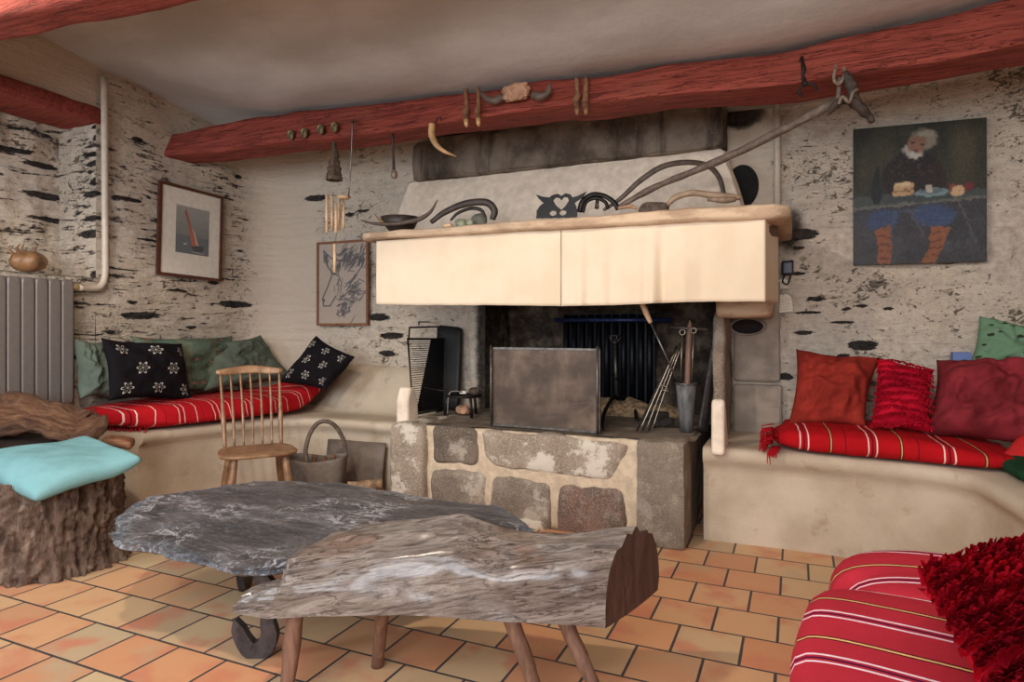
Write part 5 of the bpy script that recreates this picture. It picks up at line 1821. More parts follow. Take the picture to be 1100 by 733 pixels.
tag(obj('slate_board', hexa([(x0 - .13, 3.27, .002), (x1, 3.27, .002), (x1, 3.285, .002), (x0 - .13, 3.285, .002), (x0 - .13, 3.325, .330), (x1, 3.325, .335), (x1, 3.34, .335), (x0 - .13, 3.34, .330)], n=(6, 2, 6), amp=.003, f=9), plain('dull_brown_slate', (112, 98, 86), .7, var=.25, sc=10)),
    'flat grey brown slate board leaning against the bench front behind the basket', 'board')
for (a, b, r, zc, lb) in [((374, 513), (410, 516), .03, .135, 'pale barked firewood log on top by the basket'), ((372, 521), (412, 524), .035, .075, 'barked firewood log, second from top beside the basket'), ((376, 540), (416, 544), .04, .042, 'firewood log lowest in the small stack beside the basket')]:
    p, q = D(*a, 3.70), D(*b, 3.78); p[2] = zc; q[2] = zc - .002
    tag(obj('firewood_log', tube([p, (p + q) / 2 + np.array([0, 0, .004]), q], r, 16, smooth=5, amp=.010, f=16), plain('pale_bark', (164, 136, 108), .9, var=.45, sc=24, bd=.008)), lb, 'firewood', 'firewood logs beside the basket')

# ------------------------------------------------------------------ hearth furniture
HZ = HT + .010


def H(px, py): return Z(px, py, HZ)


# fire screen
s0, s1 = H(527, 457), H(645, 466)
s1[2] = s0[2] = HZ
SC = thing('fire_screen', 'rectangular steel framed mesh fire screen standing in the middle of the hearth', 'screen', (s0 + s1) / 2)
sh = float(Y(527, 373, s0[1])[2]) - HZ
Us = (s1 - s0); ws = np.linalg.norm(Us); Us = Us / ws; Ns = np.array([Us[1], -Us[0], 0])
P_ = lambda a, b, c_=0.0: s0 + Us * a + np.array([0, 0, 1.0]) * b + Ns * c_
mb = MB()
for (a0, a1, b0_, b1_) in ((0, ws, 0, .012), (0, ws, sh - .012, sh), (0, .014, 0, sh), (ws - .014, ws, 0, sh)):
    hexa([P_(a0, b0_, -.007), P_(a1, b0_, -.007), P_(a1, b0_, .007), P_(a0, b0_, .007), P_(a0, b1_, -.007), P_(a1, b1_, -.007), P_(a1, b1_, .007), P_(a0, b1_, .007)], mb=mb)
obj('frame', mb, M_STEEL, SC, smooth=False)
mb = MB(); grid(lambda u, v: P_(.012 + u * (ws - .024), .01 + v * (sh - .02), .0), 1, 1, mb=mb); obj('mesh_panel', mb, M_MESH, SC)
for e in (0.012, ws - .012): obj('side_rod', tube([P_(e, 0, .016), P_(e, sh + .012, .016)], .006, 8), M_STEEL, SC)

# grill rack at the left with a black pan behind it
g0, g1 = H(444, 446), H(492, 437)
GR = thing('grill_rack', 'black folding wire grill rack standing at the left end of the hearth', 'grill', (g0 + g1) / 2)
gt = float(Y(440, 364, g0[1])[2])
g0t = Y(438, 364, g0[1] + .03); g1t = Y(489, 364, g1[1] + .03)
q0, q1, q3, q2 = g0, g1, g0t, g1t
lp = lambda u, v: (q0 * (1 - u) + q1 * u) * (1 - v) + (q3 * (1 - u) + q2 * u) * v
mb = MB(); tube([lp(0, 0), lp(1, 0), lp(1, 1), lp(0, 1)], .007, 8, closed=True, mb=mb); obj('frame', mb, M_BLACK, GR)
mb = MB()
for i in range(34): tube([lp(0, (i + .5) / 34), lp(1, (i + .5) / 34)], .0026, 5, mb=mb)
o = obj('grill_wires', mb, M_BLACK, GR)
mb = MB(); bb = np.array([0, .022, 0]); 
hexa([lp(.02, .02) + bb, lp(.98, .02) + bb, lp(.98, .02) + bb * 1.6, lp(.02, .02) + bb * 1.6, lp(.42, .98) + bb, lp(.98, .98) + bb, lp(.98, .98) + bb * 1.6, lp(.42, .98) + bb * 1.6], mb=mb); obj('back_plate', mb, M_BLACK, GR, smooth=False)
h0, h1 = Y(440, 352, g0[1] + .03), Y(473, 351, g1[1] + .02)
obj('upper_frame', tube([lp(.02, 1), h0, h1, lp(.62, 1)], .006, 8, smooth=0), M_BLACK, GR)
k0, k1 = Y(450, 346, g0[1] + .03), Y(462, 346, g1[1] + .03)
obj('handle', tube([k0 - [0, 0, .022], k0, k1, k1 - [0, 0, .02]], .004, 8), M_BLACK, GR)
c = [Y(472, 440, 3.80), Y(496, 440, 3.80), Y(497, 352, 3.86), Y(470, 349, 3.86)]
tag(obj('baking_tray', hexa([(c[0][0], 3.74, HZ), (c[1][0], 3.74, HZ), (c[1][0], 3.77, HZ), (c[0][0], 3.77, HZ), (c[3][0], 3.845, c[3][2]), (c[2][0], 3.845, c[2][2]), (c[2][0], 3.87, c[2][2]), (c[3][0], 3.87, c[3][2])], n=(8, 2, 8), k=18), M_BLACK),
    'black metal tray leaning on the wall behind the grill rack', 'tray')

# trivet with pans
tc = H(497, 447)
TV = thing('trivet', 'black iron three legged trivet with long handle in front of the grill rack', 'trivet', tc)
ztr = HZ + .125
mb = MB(); tube([(tc[0] + .102 * math.cos(t * math.pi / 12), tc[1] + .02 + .102 * math.sin(t * math.pi / 12), ztr) for t in range(24)], .0085, 8, closed=True, mb=mb)
obj('ring', mb, M_IRON, TV)
for an in (200, 320, 80):
    a = R(an); p = np.array([tc[0] + .102 * math.cos(a), tc[1] + .02 + .102 * math.sin(a), ztr])
    obj('leg', tube([p, p + [.012 * math.cos(a), .012 * math.sin(a), -.05], [p[0] + .02 * math.cos(a), p[1] + .02 * math.sin(a), HZ]], [.009, .009, .010], 8), M_IRON, TV)
obj('handle', tube([(tc[0] - .03, tc[1] + .02, ztr + .02), (tc[0] - .15, tc[1] - .02, ztr + .03), (tc[0] - .26, tc[1] - .03, ztr + .045)], .005, 8), M_IRON, TV)
obj('crossbar', tube([(tc[0] - .08, tc[1] + .02, ztr), (tc[0] + .08, tc[1] + .02, ztr)], .005, 8), M_IRON, TV)
tag(obj('tongs', tube([(tc[0] - .075, tc[1] - .06, HZ), (tc[0] - .07, tc[1] - .05, ztr + .005), (tc[0] - .045, tc[1] - .03, ztr + .030), (tc[0] + .02, tc[1], ztr + .022)], .0055, 8, smooth=5), M_STEEL), 'grey steel tongs hooked over the iron trivet', 'tongs')
tag(obj('ceramic_knob', bx(tc[0] - .02, tc[0] + .028, tc[1] - .012, tc[1] + .006, ztr + .012, ztr + .032, n=(6, 3, 3), k=5), M_WHITEPL), 'small white ceramic piece lying on the iron trivet', 'knob')
ROCK = lambda c_, r, s, m_, nm='stone': obj(nm, box(lambda u, v, w: np.array(c_) + np.array([u, v, w]) * np.array(r) * (1 + .18 * nz((u, v, w), 1.3, s)), 10, 10, 8, k=2.4), m_)
tag(ROCK((tc[0] - .03, tc[1] + .06, HZ + .030), (.045, .03, .030), 3, M_BONE), 'small pinkish brown stone on the hearth under the trivet', 'stone')
tag(ROCK((tc[0] + .03, tc[1] + .10, ztr + .022), (.035, .03, .025), 9, M_BROWNSTONE), 'small brown stone lying on the iron trivet', 'stone')

# andiron
a0 = H(664, 441)
AN = thing('andiron', 'tall black iron andiron with a cup top in the middle of the fire recess', 'andiron', a0)
at = float(Y(660, 368, a0[1])[2])
obj('upright', tube([(a0[0] - .01, a0[1], HZ + .09), (a0[0] - .02, a0[1], at)], [.015, .010], 10), M_STEEL, AN)
cupc = np.array([a0[0] - .02, a0[1], at])
mb = MB()
for zz, rr in ((0, .022), (.045, .042)): tube([(cupc[0] + rr * math.cos(t * math.pi / 8), cupc[1] + rr * math.sin(t * math.pi / 8), cupc[2] + zz) for t in range(16)], .0045, 6, closed=True, mb=mb)
for t in range(6): a = t * math.pi / 3; tube([(cupc[0] + .022 * math.cos(a), cupc[1] + .022 * math.sin(a), cupc[2]), (cupc[0] + .042 * math.cos(a), cupc[1] + .042 * math.sin(a), cupc[2] + .045)], .004, 6, mb=mb)
obj('cup', mb, M_STEEL, AN)
obj('foot', tube([H(646, 462), H(650, 452) + [0, 0, .055], np.array([a0[0] - .02, a0[1] - .01, HZ + .095]), np.array([a0[0] + .05, a0[1] - .0, HZ + .085]), H(681, 445) + [0, 0, .05], H(684, 452)], .011, 10, smooth=6), M_IRON, AN)
obj('log_bar', tube([(a0[0], a0[1], HZ + .092), (a0[0] + .02, a0[1] + .42, HZ + .092)], .010, 8), M_IRON, AN)
obj('collar', tube([(a0[0] - .014, a0[1], HZ + .20), (a0[0] - .015, a0[1], HZ + .22)], .019, 10), M_IRON, AN)
# ash
mb = MB(); ac = np.array([float(Y(672, 430, 4.1)[0]), 4.08])
grid(lambda u, v: (lambda x, y: np.array([ac[0] + x, ac[1] + y, HZ - .004 + max(0, 1 - (x / .42) ** 2 - (y / .17) ** 2) ** .6 * (.085 + .04 * fbm((x * 3, y * 3, 0), 3, 4))]))((u - .5) * .84, (v - .5) * .34), 60, 26, mb=mb)
tag(obj('ash_heap', mb, M_ASH), 'heap of pale ash and charred bits at the back of the fire recess', 'ash', kind='stuff')
for i, (px, py, L, lb) in enumerate([(628, 449, .16, 'charred log lying behind the fire screen'), (705, 458, .13, 'charred log lying right of the andiron'), (712, 466, .10, 'short charred stick in front of the fire tools')]):
    p = Z(px, py - 6, HZ); p[2] = HZ + .028
    tag(obj('charred_log', tube([p - [L / 2, .02, 0], p, p + [L / 2, .03, .004]], [.024, .028, .022], 14, smooth=5, amp=.006, f=18), plain('charcoal', (44, 38, 34), .9, var=.5, sc=26, bd=.008)), lb, 'firewood')

# tall zinc pot with tools
vp = H(737, 471)
vp = np.array([vp[0], 3.42, HZ + .006]); vp[0] = float(Y(737, 440, 3.42)[0])
vh = float(Y(733, 412, 3.42)[2]) - vp[2]
VS = thing('tool_vase', 'narrow grey tapered metal vase holding fire tools at the right of the hearth', 'vase', vp)
mb = MB(); lathe([(.032, 0), (.038, vh * .3), (.048, vh * .7), (.055, vh), (.051, vh), (.044, vh * .7), (.028, .02), (.002, .02)], vp, 28, mb=mb, amp=.06)
obj('vase_body', mb, M_GREYCAN, VS)
mb = MB(); tube([(vp[0] + .056 * math.cos(t * math.pi / 14), vp[1] + .056 * math.sin(t * math.pi / 14), vp[2] + vh) for t in range(28)], .005, 8, closed=True, mb=mb)
obj('rim', mb, M_STEEL, VS)
bz = vp[2] + .03
# poker with wooden grip
t1 = Y(689, 325, 3.30); t2 = Y(699, 347, 3.32)
PK = thing('poker', 'long steel poker with pale wooden grip crossing the tools diagonally', 'poker', (vp[0] - .012, vp[1] - .01, bz))
obj('grip', tube([t1, (t1 + t2) / 2, t2], [.013, .016, .011], 12, smooth=4), M_BAMBOO, PK)
obj('rod', tube([t2, np.array([vp[0] - .014, vp[1] - .01, vp[2] + vh * .8])], .0055, 8), M_STEEL, PK)
# pointed wooden sword shape
s_t = Y(741, 344, 3.44)
WS = thing('wooden_rod', 'pointed flat wooden rod with iron crossbar standing in the grey vase', 'rod', (vp[0] + .004, vp[1], bz))
obj('rod', tube([np.array([vp[0] + .0, vp[1], bz]), np.array([s_t[0] - .006, 3.44, s_t[2] - .12]), np.array([s_t[0], 3.44, s_t[2] - .03]), s_t], [.014, .016, .012, .002], 8, smooth=4, flat=.55), M_LEG, WS)
obj('crossbar', tube([Y(720, 352, 3.42), Y(742, 353, 3.42), Y(760, 354, 3.42)], .006, 8), M_STEEL, WS)
for i, (a, b) in enumerate([((733, 360), (731, 408)), ((745, 358), (743, 410))]):
    tt = Y(*a, 3.41)
    RG = thing('ring_skewer', ['wire skewer with ring top, left of the wooden rod in the vase', 'wire skewer with ring top, right of the wooden rod in the vase'][i], 'skewer', (vp[0], vp[1], bz), 'ring topped skewers in the grey vase')
    obj('rod', tube([tt, Y(*b, 3.41)], .0036, 6), M_WIRE, RG)
    mb = MB(); tube([(tt[0] + .014 * math.cos(k * math.pi / 8), 3.41, tt[2] + .014 + .014 * math.sin(k * math.pi / 8)) for k in range(16)], .003, 6, closed=True, mb=mb); obj('ring', mb, M_WIRE, RG)
# fan of long skewers leaning left
for i in range(6):
    top_ = Y(727 + i * 1.6, 372 - i * 1.6, 3.44 + .006 * i); bot_ = Z(684 + i * 3.2, 463 + .3 * (i % 2), HZ + .004)
    tag(obj('skewer', tube([top_, top_ * .35 + bot_ * .65 + np.array([0, 0, .002 * i]), bot_], .0045 if i < 2 else .003, 6, smooth=4), [M_IRON, M_WIRE][i % 2]),
        'long thin iron skewer in the leaning fan left of the grey vase', 'skewer', 'long skewers leaning in a fan beside the grey vase')
p0_, p1_ = Y(712, 411, 3.40), Y(718, 421, 3.40)
tag(obj('wire_clip', tube([Y(708, 413, 3.39), Y(716, 416, 3.385), Y(718, 421, 3.38), Y(712, 419, 3.38)], .0032, 6, closed=True), M_WIRE), 'small wire loop holding the fan of skewers together', 'clip')
# dark long trough leaning against the right jamb
c0, c1, c2, c3 = Z(748, 466, HZ), Z(760, 466, HZ), Y(771, 352, 3.52), Y(766, 356, 3.52)
tr = MB(); hexa([c0, c1, c1 + [0, .05, 0], c0 + [0, .05, 0], c3, c2, c2 + [0, .05, 0], c3 + [0, .05, 0]], n=(3, 3, 12), k=16, mb=tr)
tag(obj('iron_trough', tr, M_IRON), 'long narrow dark iron bar leaning against the right jamb of the fireplace', 'bar')

# ------------------------------------------------------------------ things on the mantel
MZ = 1.607


def MP(px, y, h=0.0):
    p = Y(px, 240, y); p[2] = MZ + h; return p


def MY(px, py, y): return Y(px, py, y)


# antelope horns
h0 = MY(425, 240, 3.10); h0[2] = MZ + .012
AH = thing('horn_pair', 'pair of thin curved animal horns lying at the left end of the mantel shelf', 'horns', h0)
pts = [MY(470, 215, 3.12), MY(462, 228, 3.10), MY(449, 236, 3.09), MY(430, 240, 3.08)]
obj('horn', tube(pts, [.003, .010, .014, .013], 12, smooth=6), M_HORN_D, AH)
pts = [MY(388, 237, 3.08), MY(400, 240, 3.07), MY(415, 241, 3.07), MY(432, 240, 3.08)]
obj('horn', tube(pts, [.003, .008, .011, .012], 12, smooth=6), M_HORN_D, AH)
pts = [MY(403, 231, 3.13), MY(408, 237, 3.11), MY(416, 241, 3.10)]
obj('horn_tip', tube(pts, [.003, .007, .009], 10, smooth=5), M_HORN, AH)
# dark bowl
bcn = MY(430, 236, 3.17)
mb = MB(); lathe([(.02, 0), (.05, .005), (.085, .04), (.115, .098), (.108, .098), (.078, .044), (.05, .016), (.002, .014)], (bcn[0], 3.17, MZ + .004), 36, mb=mb)
tag(obj('bowl', mb, plain('dark_brown_wood_bowl', (58, 46, 38), .5, var=.3)), 'dark brown wooden bowl on the mantel shelf behind the horns', 'bowl')
# oval sieve hoop with stones
oc_ = MY(500, 230, 3.28)
HP = thing('wooden_hoop', 'dark leather covered oval collar hoop lying on the mantel around pale stones', 'hoop', (oc_[0], 3.28, MZ))
hp_ = [MY(463, 239, 3.10), MY(478, 228, 3.11), MY(500, 219, 3.12), MY(522, 217.5, 3.14), MY(531, 226, 3.16), MY(529, 236, 3.16)]
obj('outer_rim', tube(hp_, [.014, .018, .020, .020, .020, .016], 12, smooth=7, flat=.7), plain('dark_leather', (62, 50, 42), .5, var=.35), HP)
hp_ = [MY(484, 237, 3.14), MY(492, 229, 3.15), MY(506, 224, 3.16), MY(517, 226, 3.17), MY(522, 235, 3.18)]
obj('inner_rim', tube(hp_, [.007, .009, .010, .010, .008], 10, smooth=7), plain('dark_leather_inner', (48, 40, 36), .5), HP)
for i, (px, yy, r, m_, lb) in enumerate([(496, 3.10, (.034, .03, .026), M_GREENSTONE, 'pale green stone left inside the mantel hoop'), (515, 3.13, (.045, .035, .038), M_STONE, 'grey rounded stone right inside the mantel hoop'), (505, 3.045, (.022, .02, .018), M_GREENSTONE, 'small pale green stone at the front of the mantel hoop'),
                                        (481, 3.05, (.03, .018, .012), M_BAMBOO, 'flat straw coloured chip in front of the mantel hoop')]):
    p = MP(px, yy)
    tag(ROCK((p[0], yy, MZ + r[2] * 1.02), r, i * 3.3, m_), lb, 'stone')
p = MP(546, 3.12); tag(ROCK((p[0], 3.12, MZ + .007), (.035, .012, .007), 31, M_BROWNSTONE, 'twig'), 'thin brown twig bit lying between the hoop and the owl figure', 'twig')
# black metal owl-like cut-out with heart opening
sc_ = 1.0
oy = 3.04
base_z = MZ
outl = [(576, 231), (576.5, 223), (580, 217.5), (584, 214.5), (579, 210), (575.5, 205.5), (584, 208), (590, 208.5), (593, 206), (599, 204.5), (603, 207), (607, 204), (612, 205), (615, 208.5), (621, 206.5), (630, 202), (626, 208.5), (617, 214), (619, 219), (620, 225), (619.5, 230)]
PL = smoothpath([(a, b, 0) for a, b in outl], 1)


def owl():
    # strips between outer silhouette and cut-outs, rasterised on a fine lattice then extruded
    P = [(Y(a, b, oy)[0], Y(a, b, oy)[2]) for a, b in outl]
    zmin = min(p[1] for p in P); P = [(x, z - zmin + MZ + .002) for x, z in P]
    dz_ = MZ + .002 - zmin

    def px2(a, b): q_ = Y(a, b, oy); return (q_[0], q_[2] + dz_)
    heart = [px2(a, b) for a, b in [(603, 222), (597, 217), (594, 212), (597, 208.5), (601, 209), (603, 211.5), (606, 208), (610, 208.5), (611, 212), (608, 217)]]
    e1, e2 = px2(594, 225.5), px2(604.5, 225)

    def inside(poly_, x, y):
        r_ = False
        for i in range(len(poly_)):
            x1_, y1_ = poly_[i]; x2_, y2_ = poly_[(i + 1) % len(poly_)]
            if (y1_ > y) != (y2_ > y) and x < (x2_ - x1_) * (y - y1_) / (y2_ - y1_ + 1e-12) + x1_: r_ = not r_
        return r_
    st = .0022; xs = np.arange(min(p[0] for p in P), max(p[0] for p in P), st); zs = np.arange(MZ + .002, max(p[1] for p in P), st)
    occ = {}
    for i, x in enumerate(xs):
        for j, z in enumerate(zs):
            cx_, cz_ = x + st / 2, z + st / 2
            if inside(P, cx_, cz_) and not inside(heart, cx_, cz_) and ((cx_ - e1[0]) / .019) ** 2 + ((cz_ - e1[1]) / .013) ** 2 > 1 and ((cx_ - e2[0]) / .019) ** 2 + ((cz_ - e2[1]) / .013) ** 2 > 1: occ[(i, j)] = 1
    mb = MB(); vid = {}; vs_ = []; fs_ = []

    def V_(i, j, k):
        if (i, j, k) not in vid: vid[(i, j, k)] = len(vs_); vs_.append((xs[0] + i * st, oy + k * .006, zs[0] + j * st))
        return vid[(i, j, k)]
    for (i, j) in occ:
        fs_.append((V_(i, j, 0), V_(i + 1, j, 0), V_(i + 1, j + 1, 0), V_(i, j + 1, 0))); fs_.append((V_(i, j, 1), V_(i, j + 1, 1), V_(i + 1, j + 1, 1), V_(i + 1, j, 1)))
        if (i - 1, j) not in occ: fs_.append((V_(i, j, 0), V_(i, j + 1, 0), V_(i, j + 1, 1), V_(i, j, 1)))
        if (i + 1, j) not in occ: fs_.append((V_(i + 1, j, 0), V_(i + 1, j, 1), V_(i + 1, j + 1, 1), V_(i + 1, j + 1, 0)))
        if (i, j - 1) not in occ: fs_.append((V_(i, j, 0), V_(i, j, 1), V_(i + 1, j, 1), V_(i + 1, j, 0)))
        if (i, j + 1) not in occ: fs_.append((V_(i, j + 1, 0), V_(i + 1, j + 1, 0), V_(i + 1, j + 1, 1), V_(i, j + 1, 1)))
    mb.add(vs_, fs_)
    return mb


tag(obj('owl_cutout', owl(), M_BLACK, smooth=False), 'flat black metal owl figure with a heart shaped opening standing on the mantel', 'ornament')
# small dark hoops
c1_ = MY(640, 219, 3.22)
SM = thing('coiled_hoop', 'small dark hoop with a knob standing on the mantel right of the owl figure', 'hoop', (c1_[0], 3.2, MZ))
obj('outer_ring', tube([MY(622, 228, 3.08), MY(626, 216, 3.08), (MY(637, 209, 3.09)), MY(650, 211, 3.11), MY(660, 218, 3.12), MY(664, 225, 3.12)], .013, 10, smooth=7, flat=.7), M_IRON, SM)
obj('inner_ring', tube([MY(626, 228, 3.08), MY(630, 217, 3.09), MY(640, 213, 3.1), MY(650, 217, 3.11), MY(653, 225, 3.12)], .009, 10, smooth=7), M_IRON, SM)
obj('knob', tube([MY(641, 224, 3.18), MY(642, 212, 3.19)], [.012, .008], 10), plain('knob_metal', (112, 102, 92), .4, .6), SM)
# large flat hoop
hp_ = [MY(648, 226, 3.14), MY(666, 214, 3.16), MY(688, 194, 3.20), MY(712, 179, 3.24), MY(738, 174.5, 3.30), MY(760, 178, 3.36), MY(772, 190, 3.40), MY(777, 206, 3.42), MY(778, 217, 3.43)]
tag(obj('large_hoop', tube(hp_, [.008, .011, .014, .015, .015, .015, .015, .014, .012], 10, smooth=8, flat=.6), plain('hoop_wood', (86, 74, 64), .55, var=.3)), 'large thin dark wooden hoop arching over the right half of the mantel', 'hoop')
p = MP(702, 3.15)
tag(ROCK((p[0], 3.15, MZ + .035), (.072, .04, .036), 17, M_BROWNSTONE), 'dark brown pitted stone on the mantel under the large hoop', 'stone')
hp_ = [MY(664, 224, 3.10), MY(676, 222, 3.12), MY(684, 224, 3.12)]
tag(obj('twig', tube(hp_, [.008, .01, .006], 8, smooth=5), M_BONE), 'short pinkish twig on the mantel left of the brown stone', 'twig')
hp_ = [MY(716, 221, 3.14), MY(726, 212, 3.15), MY(744, 207.5, 3.16), MY(764, 210, 3.17), MY(782, 212, 3.18), MY(795, 212, 3.2)]
YK = thing('wooden_yoke', 'curved pale wooden yoke lying on the right end of the mantel', 'yoke', (MY(755, 215, 3.16)[0], 3.16, MZ))
obj('arm', tube(hp_, [.012, .014, .015, .018, .02, .012], 12, smooth=7, amp=.003), plain('yoke_wood', (146, 122, 98), .6, var=.3, sc=12), YK)
obj('arm_end', tube([MY(760, 214, 3.12), MY(778, 215, 3.12), MY(790, 214, 3.14)], [.010, .016, .012], 10, smooth=5), plain('yoke_wood_dark', (126, 104, 84), .6, var=.3), YK)

M_PICK = plain('dark_rusty_iron', (62, 50, 42), .75, .2, var=.5, sc=40, bd=.006)
# long pole with iron pick head
p0_ = MY(664, 223, 3.13); p1_ = MY(700, 203, 3.12); p2_ = D(800, 160, 2.85); p3_ = D(897, 110, 2.66)
PO = thing('long_pole', 'long worn wooden pole slanting from the mantel up to the ceiling beam', 'pole', p0_)
obj('shaft', tube([p0_, p1_, MY(745, 184, 3.08), p2_, p3_], [.012, .016, .018, .018, .021], 14, smooth=8, amp=.004, f=10), M_POLE, PO)
e = lambda a, b, d=2.64: D(a, b, d)
obj('pick_head', tube([e(889, 124), e(898, 112), e(910, 107), e(920, 112), e(930, 121), e(938, 132)], [.008, .016, .022, .022, .018, .005], 12, smooth=6, amp=.01, f=22), M_PICK, PO)
obj('pick_fin', tube([e(908, 76), e(914, 92), e(917, 104), e(922, 112)], [.008, .020, .026, .016], 10, smooth=5, flat=.5, amp=.01, f=22), M_PICK, PO)
obj('lashing', tube([e(901, 112, 2.62), e(905, 104, 2.61), e(912, 110, 2.61), e(916, 100, 2.62), e(921, 96, 2.62)], .007, 8, smooth=5), M_ROPE, PO)
RPt = e(900, 60, 2.70)
RP = thing('rope_hanger', 'rope loops and iron swivel hanging from the beam and holding the pole end', 'rope', e(901, 100, 2.66))
obj('swivel_eye', tube([RPt + [.022 * math.cos(k * math.pi / 8), .0, .022 * math.sin(k * math.pi / 8)] for k in range(16)], .007, 8, closed=True), M_IRON, RP)
obj('strap', tube([e(900, 64, 2.70), e(902, 84, 2.68), e(900, 108, 2.66)], .009, 8, flat=.5), M_POLE, RP)
obj('rope', tube([e(900, 64, 2.69), e(897, 76, 2.67), e(896, 86, 2.66), e(902, 90, 2.65), e(908, 78, 2.65), e(905, 72, 2.67)], .007, 8, smooth=6), M_ROPE, RP)
BF = 2.965  # in front of the beam face
hk0 = Y(861, 62, BF + .02)
HK = thing('iron_hook', 'twisted iron hook with open ring hanging from the beam left of the rope', 'hook', Y(866, 104, BF))
obj('stem', tube([Y(861, 62, BF + .02), Y(863, 72, BF), Y(862, 82, BF), Y(866, 92, BF)], [.008, .009, .007, .008], 8, smooth=5, amp=.006, f=40), M_IRON, HK)
obj('ring', tube([Y(861, 104, BF), Y(858, 98, BF), Y(862, 92, BF), Y(870, 90, BF), (Y(876, 93, BF)), Y(877, 98, BF)], .005, 8, smooth=5), M_IRON, HK)

# ------------------------------------------------------------------ hanging on the beam
for i, (px, py, lb) in enumerate([(312.5, 145, 'leftmost'), (327, 143, 'second from left'), (344.5, 139, 'third from left'), (359.5, 136.5, 'rightmost')]):
    c = Y(px, py, BF + .008)
    mb = MB(); lathe([(.001, .007), (.012, .008), (.016, .004), (.020, .004), (.024, .009), (.029, .008), (.031, 0), (.031, -.012)], (0, 0, 0), 24, 'y', mb)
    mb.v = [(c[0] + v[0] * .8, c[1] + v[1], c[2] + v[2]) for v in mb.v]
    tag(obj('medallion', mb, M_BRASS), f'small dull brass oval medallion nailed to the red beam, {lb} of four', 'medallion', 'brass medallions on the beam')


def hoofleg(px, pyt, pyb, lb):
    p = [Y(px, pyt, BF + .012), Y(px + .6, pyt + (pyb - pyt) * .45, BF), Y(px - .2, pyt + (pyb - pyt) * .66, BF - .004), Y(px, pyb - 6, BF), Y(px + .6, pyb, BF)]
    T = thing('goat_leg', lb, 'animal leg', p[-1], 'dried goat legs hanging on the beam')
    obj('shin', tube(p[:4], [.011, .012, .017, .014], 12, smooth=5, amp=.006, f=40), M_HOOF, T)
    obj('hoof', tube([p[3], p[4], p[4] - [0, 0, .014]], [.014, .012, .003], 10), M_HORN if px < 560 else M_HOOF, T)


hoofleg(500.5, 96, 134, 'dried goat leg with hoof hanging left of the ram skull, outer one')
hoofleg(513.5, 95, 133, 'dried goat leg with hoof hanging left of the ram skull, inner one')
hoofleg(619.5, 84, 121, 'dried goat leg with hoof hanging right of the ram skull, inner one')
hoofleg(629, 83, 121, 'dried goat leg with hoof hanging right of the ram skull, outer one')
sk = Y(556, 101, BF - .01)
SK = thing('horned_skull', 'ram skull plate with two curved ridged horns mounted on the red beam', 'skull', sk)
obj('skull_plate', box(lambda u, v, w: sk + np.array([u * .075, v * .03, w * .042]) * (1 + .22 * nz((u, v, w), 1.6) + .16 * nz((u, v, w), 5)) + [0, -.01, .006], 28, 12, 18, k=2.6), M_BONE, SK)
obj('horn', tube([Y(541, 104, BF - .02), Y(532, 108, BF - .03), Y(523, 106, BF - .03), Y(517, 100, BF - .02)], [.022, .020, .016, .008], 14, smooth=6), M_HORN_D, SK)
obj('horn', tube([Y(573, 102, BF - .02), Y(581, 104, BF - .03), Y(589, 99, BF - .03), Y(591, 91, BF - .02)], [.022, .020, .016, .008], 14, smooth=6), M_HORN_D, SK)
HN = thing('hanging_horn', 'curved yellow cow horn hanging by a hook under the beam', 'horn', Y(478, 165, BF + .02))
obj('horn', tube([Y(464, 133, BF), Y(464, 146, BF), Y(469, 156, BF), Y(478, 163, BF + .01), Y(490, 168, BF + .04)], [.018, .018, .015, .010, .003], 14, smooth=6), M_HORN, HN)
obj('hook', tube([Y(468, 134, BF), Y(469, 128, BF), Y(473, 126, BF), Y(474, 130, BF)], .003, 6, smooth=4), M_IRON, HN)
# plaited straw bell
c = Y(359, 194, BF + .05); ct_ = Y(358, 153, BF + .05)
PB = thing('plaited_bell', 'dark plaited straw bell ornament hanging below the medallions', 'ornament', c)
hh = ct_[2] - c[2]
mb = MB(); lathe([(.002, 0.012), (.036, .008), (.044, .0), (.045, .03), (.036, .05), (.038, .07), (.028, .09), (.031, .11), (.022, .13), (.024, .145), (.014, hh - .03), (.010, hh)], (c[0], c[1], c[2]), 26, mb=mb, amp=.25)
obj('bell', mb, M_WICKER, PB)
mb = MB()
for zz in (.004, .016): tube([(c[0] + .046 * math.cos(t * math.pi / 10), c[1] + .046 * math.sin(t * math.pi / 10), c[2] + zz) for t in range(20)], .0035, 6, closed=True, mb=mb)
obj('rim', mb, M_ROPE, PB)
obj('string', tube([(ct_[0], ct_[1], ct_[2] - .01), (ct_[0], ct_[1], beam_bottom(ct_[0]) + .01)], .002, 6), M_ROPE, PB)
# wind chime
cc_ = Y(366, 214, BF + .05); zt_ = cc_[2]
WC = thing('wind_chime', 'bamboo wind chime with five pale tubes hanging from a long rod under the beam', 'chime', (cc_[0], cc_[1], Y(358, 293, BF + .05)[2]))
mb = MB(); lathe([(.002, 0), (.036, .002), (.040, .010), (.030, .018), (.002, .020)], (cc_[0] + .02, cc_[1], zt_), 24, mb=mb); obj('disc', mb, M_BAMBOO, WC)
for i, (px, top_, bot_, dy) in enumerate([(351, 209, 250, .0), (356.5, 209, 248, .03), (364, 215, 248, .045), (369, 217, 246, .02), (361, 221, 250, -.02)]):
    a, b = Y(px, top_, BF + .05 + dy), Y(px, bot_, BF + .05 + dy)
    tb = obj('chime_tube', tube([a, b], .0085, 12), M_BAMBOO, WC)
    obj('string', tube([a, (cc_[0] + .02, cc_[1], zt_ + .004)], .0012, 5), M_ROPE, WC)
obj('clapper', tube([Y(359.5, 262, BF + .05), Y(359.5, 293, BF + .05)], [.009, .009], 12), M_BAMBOO, WC)
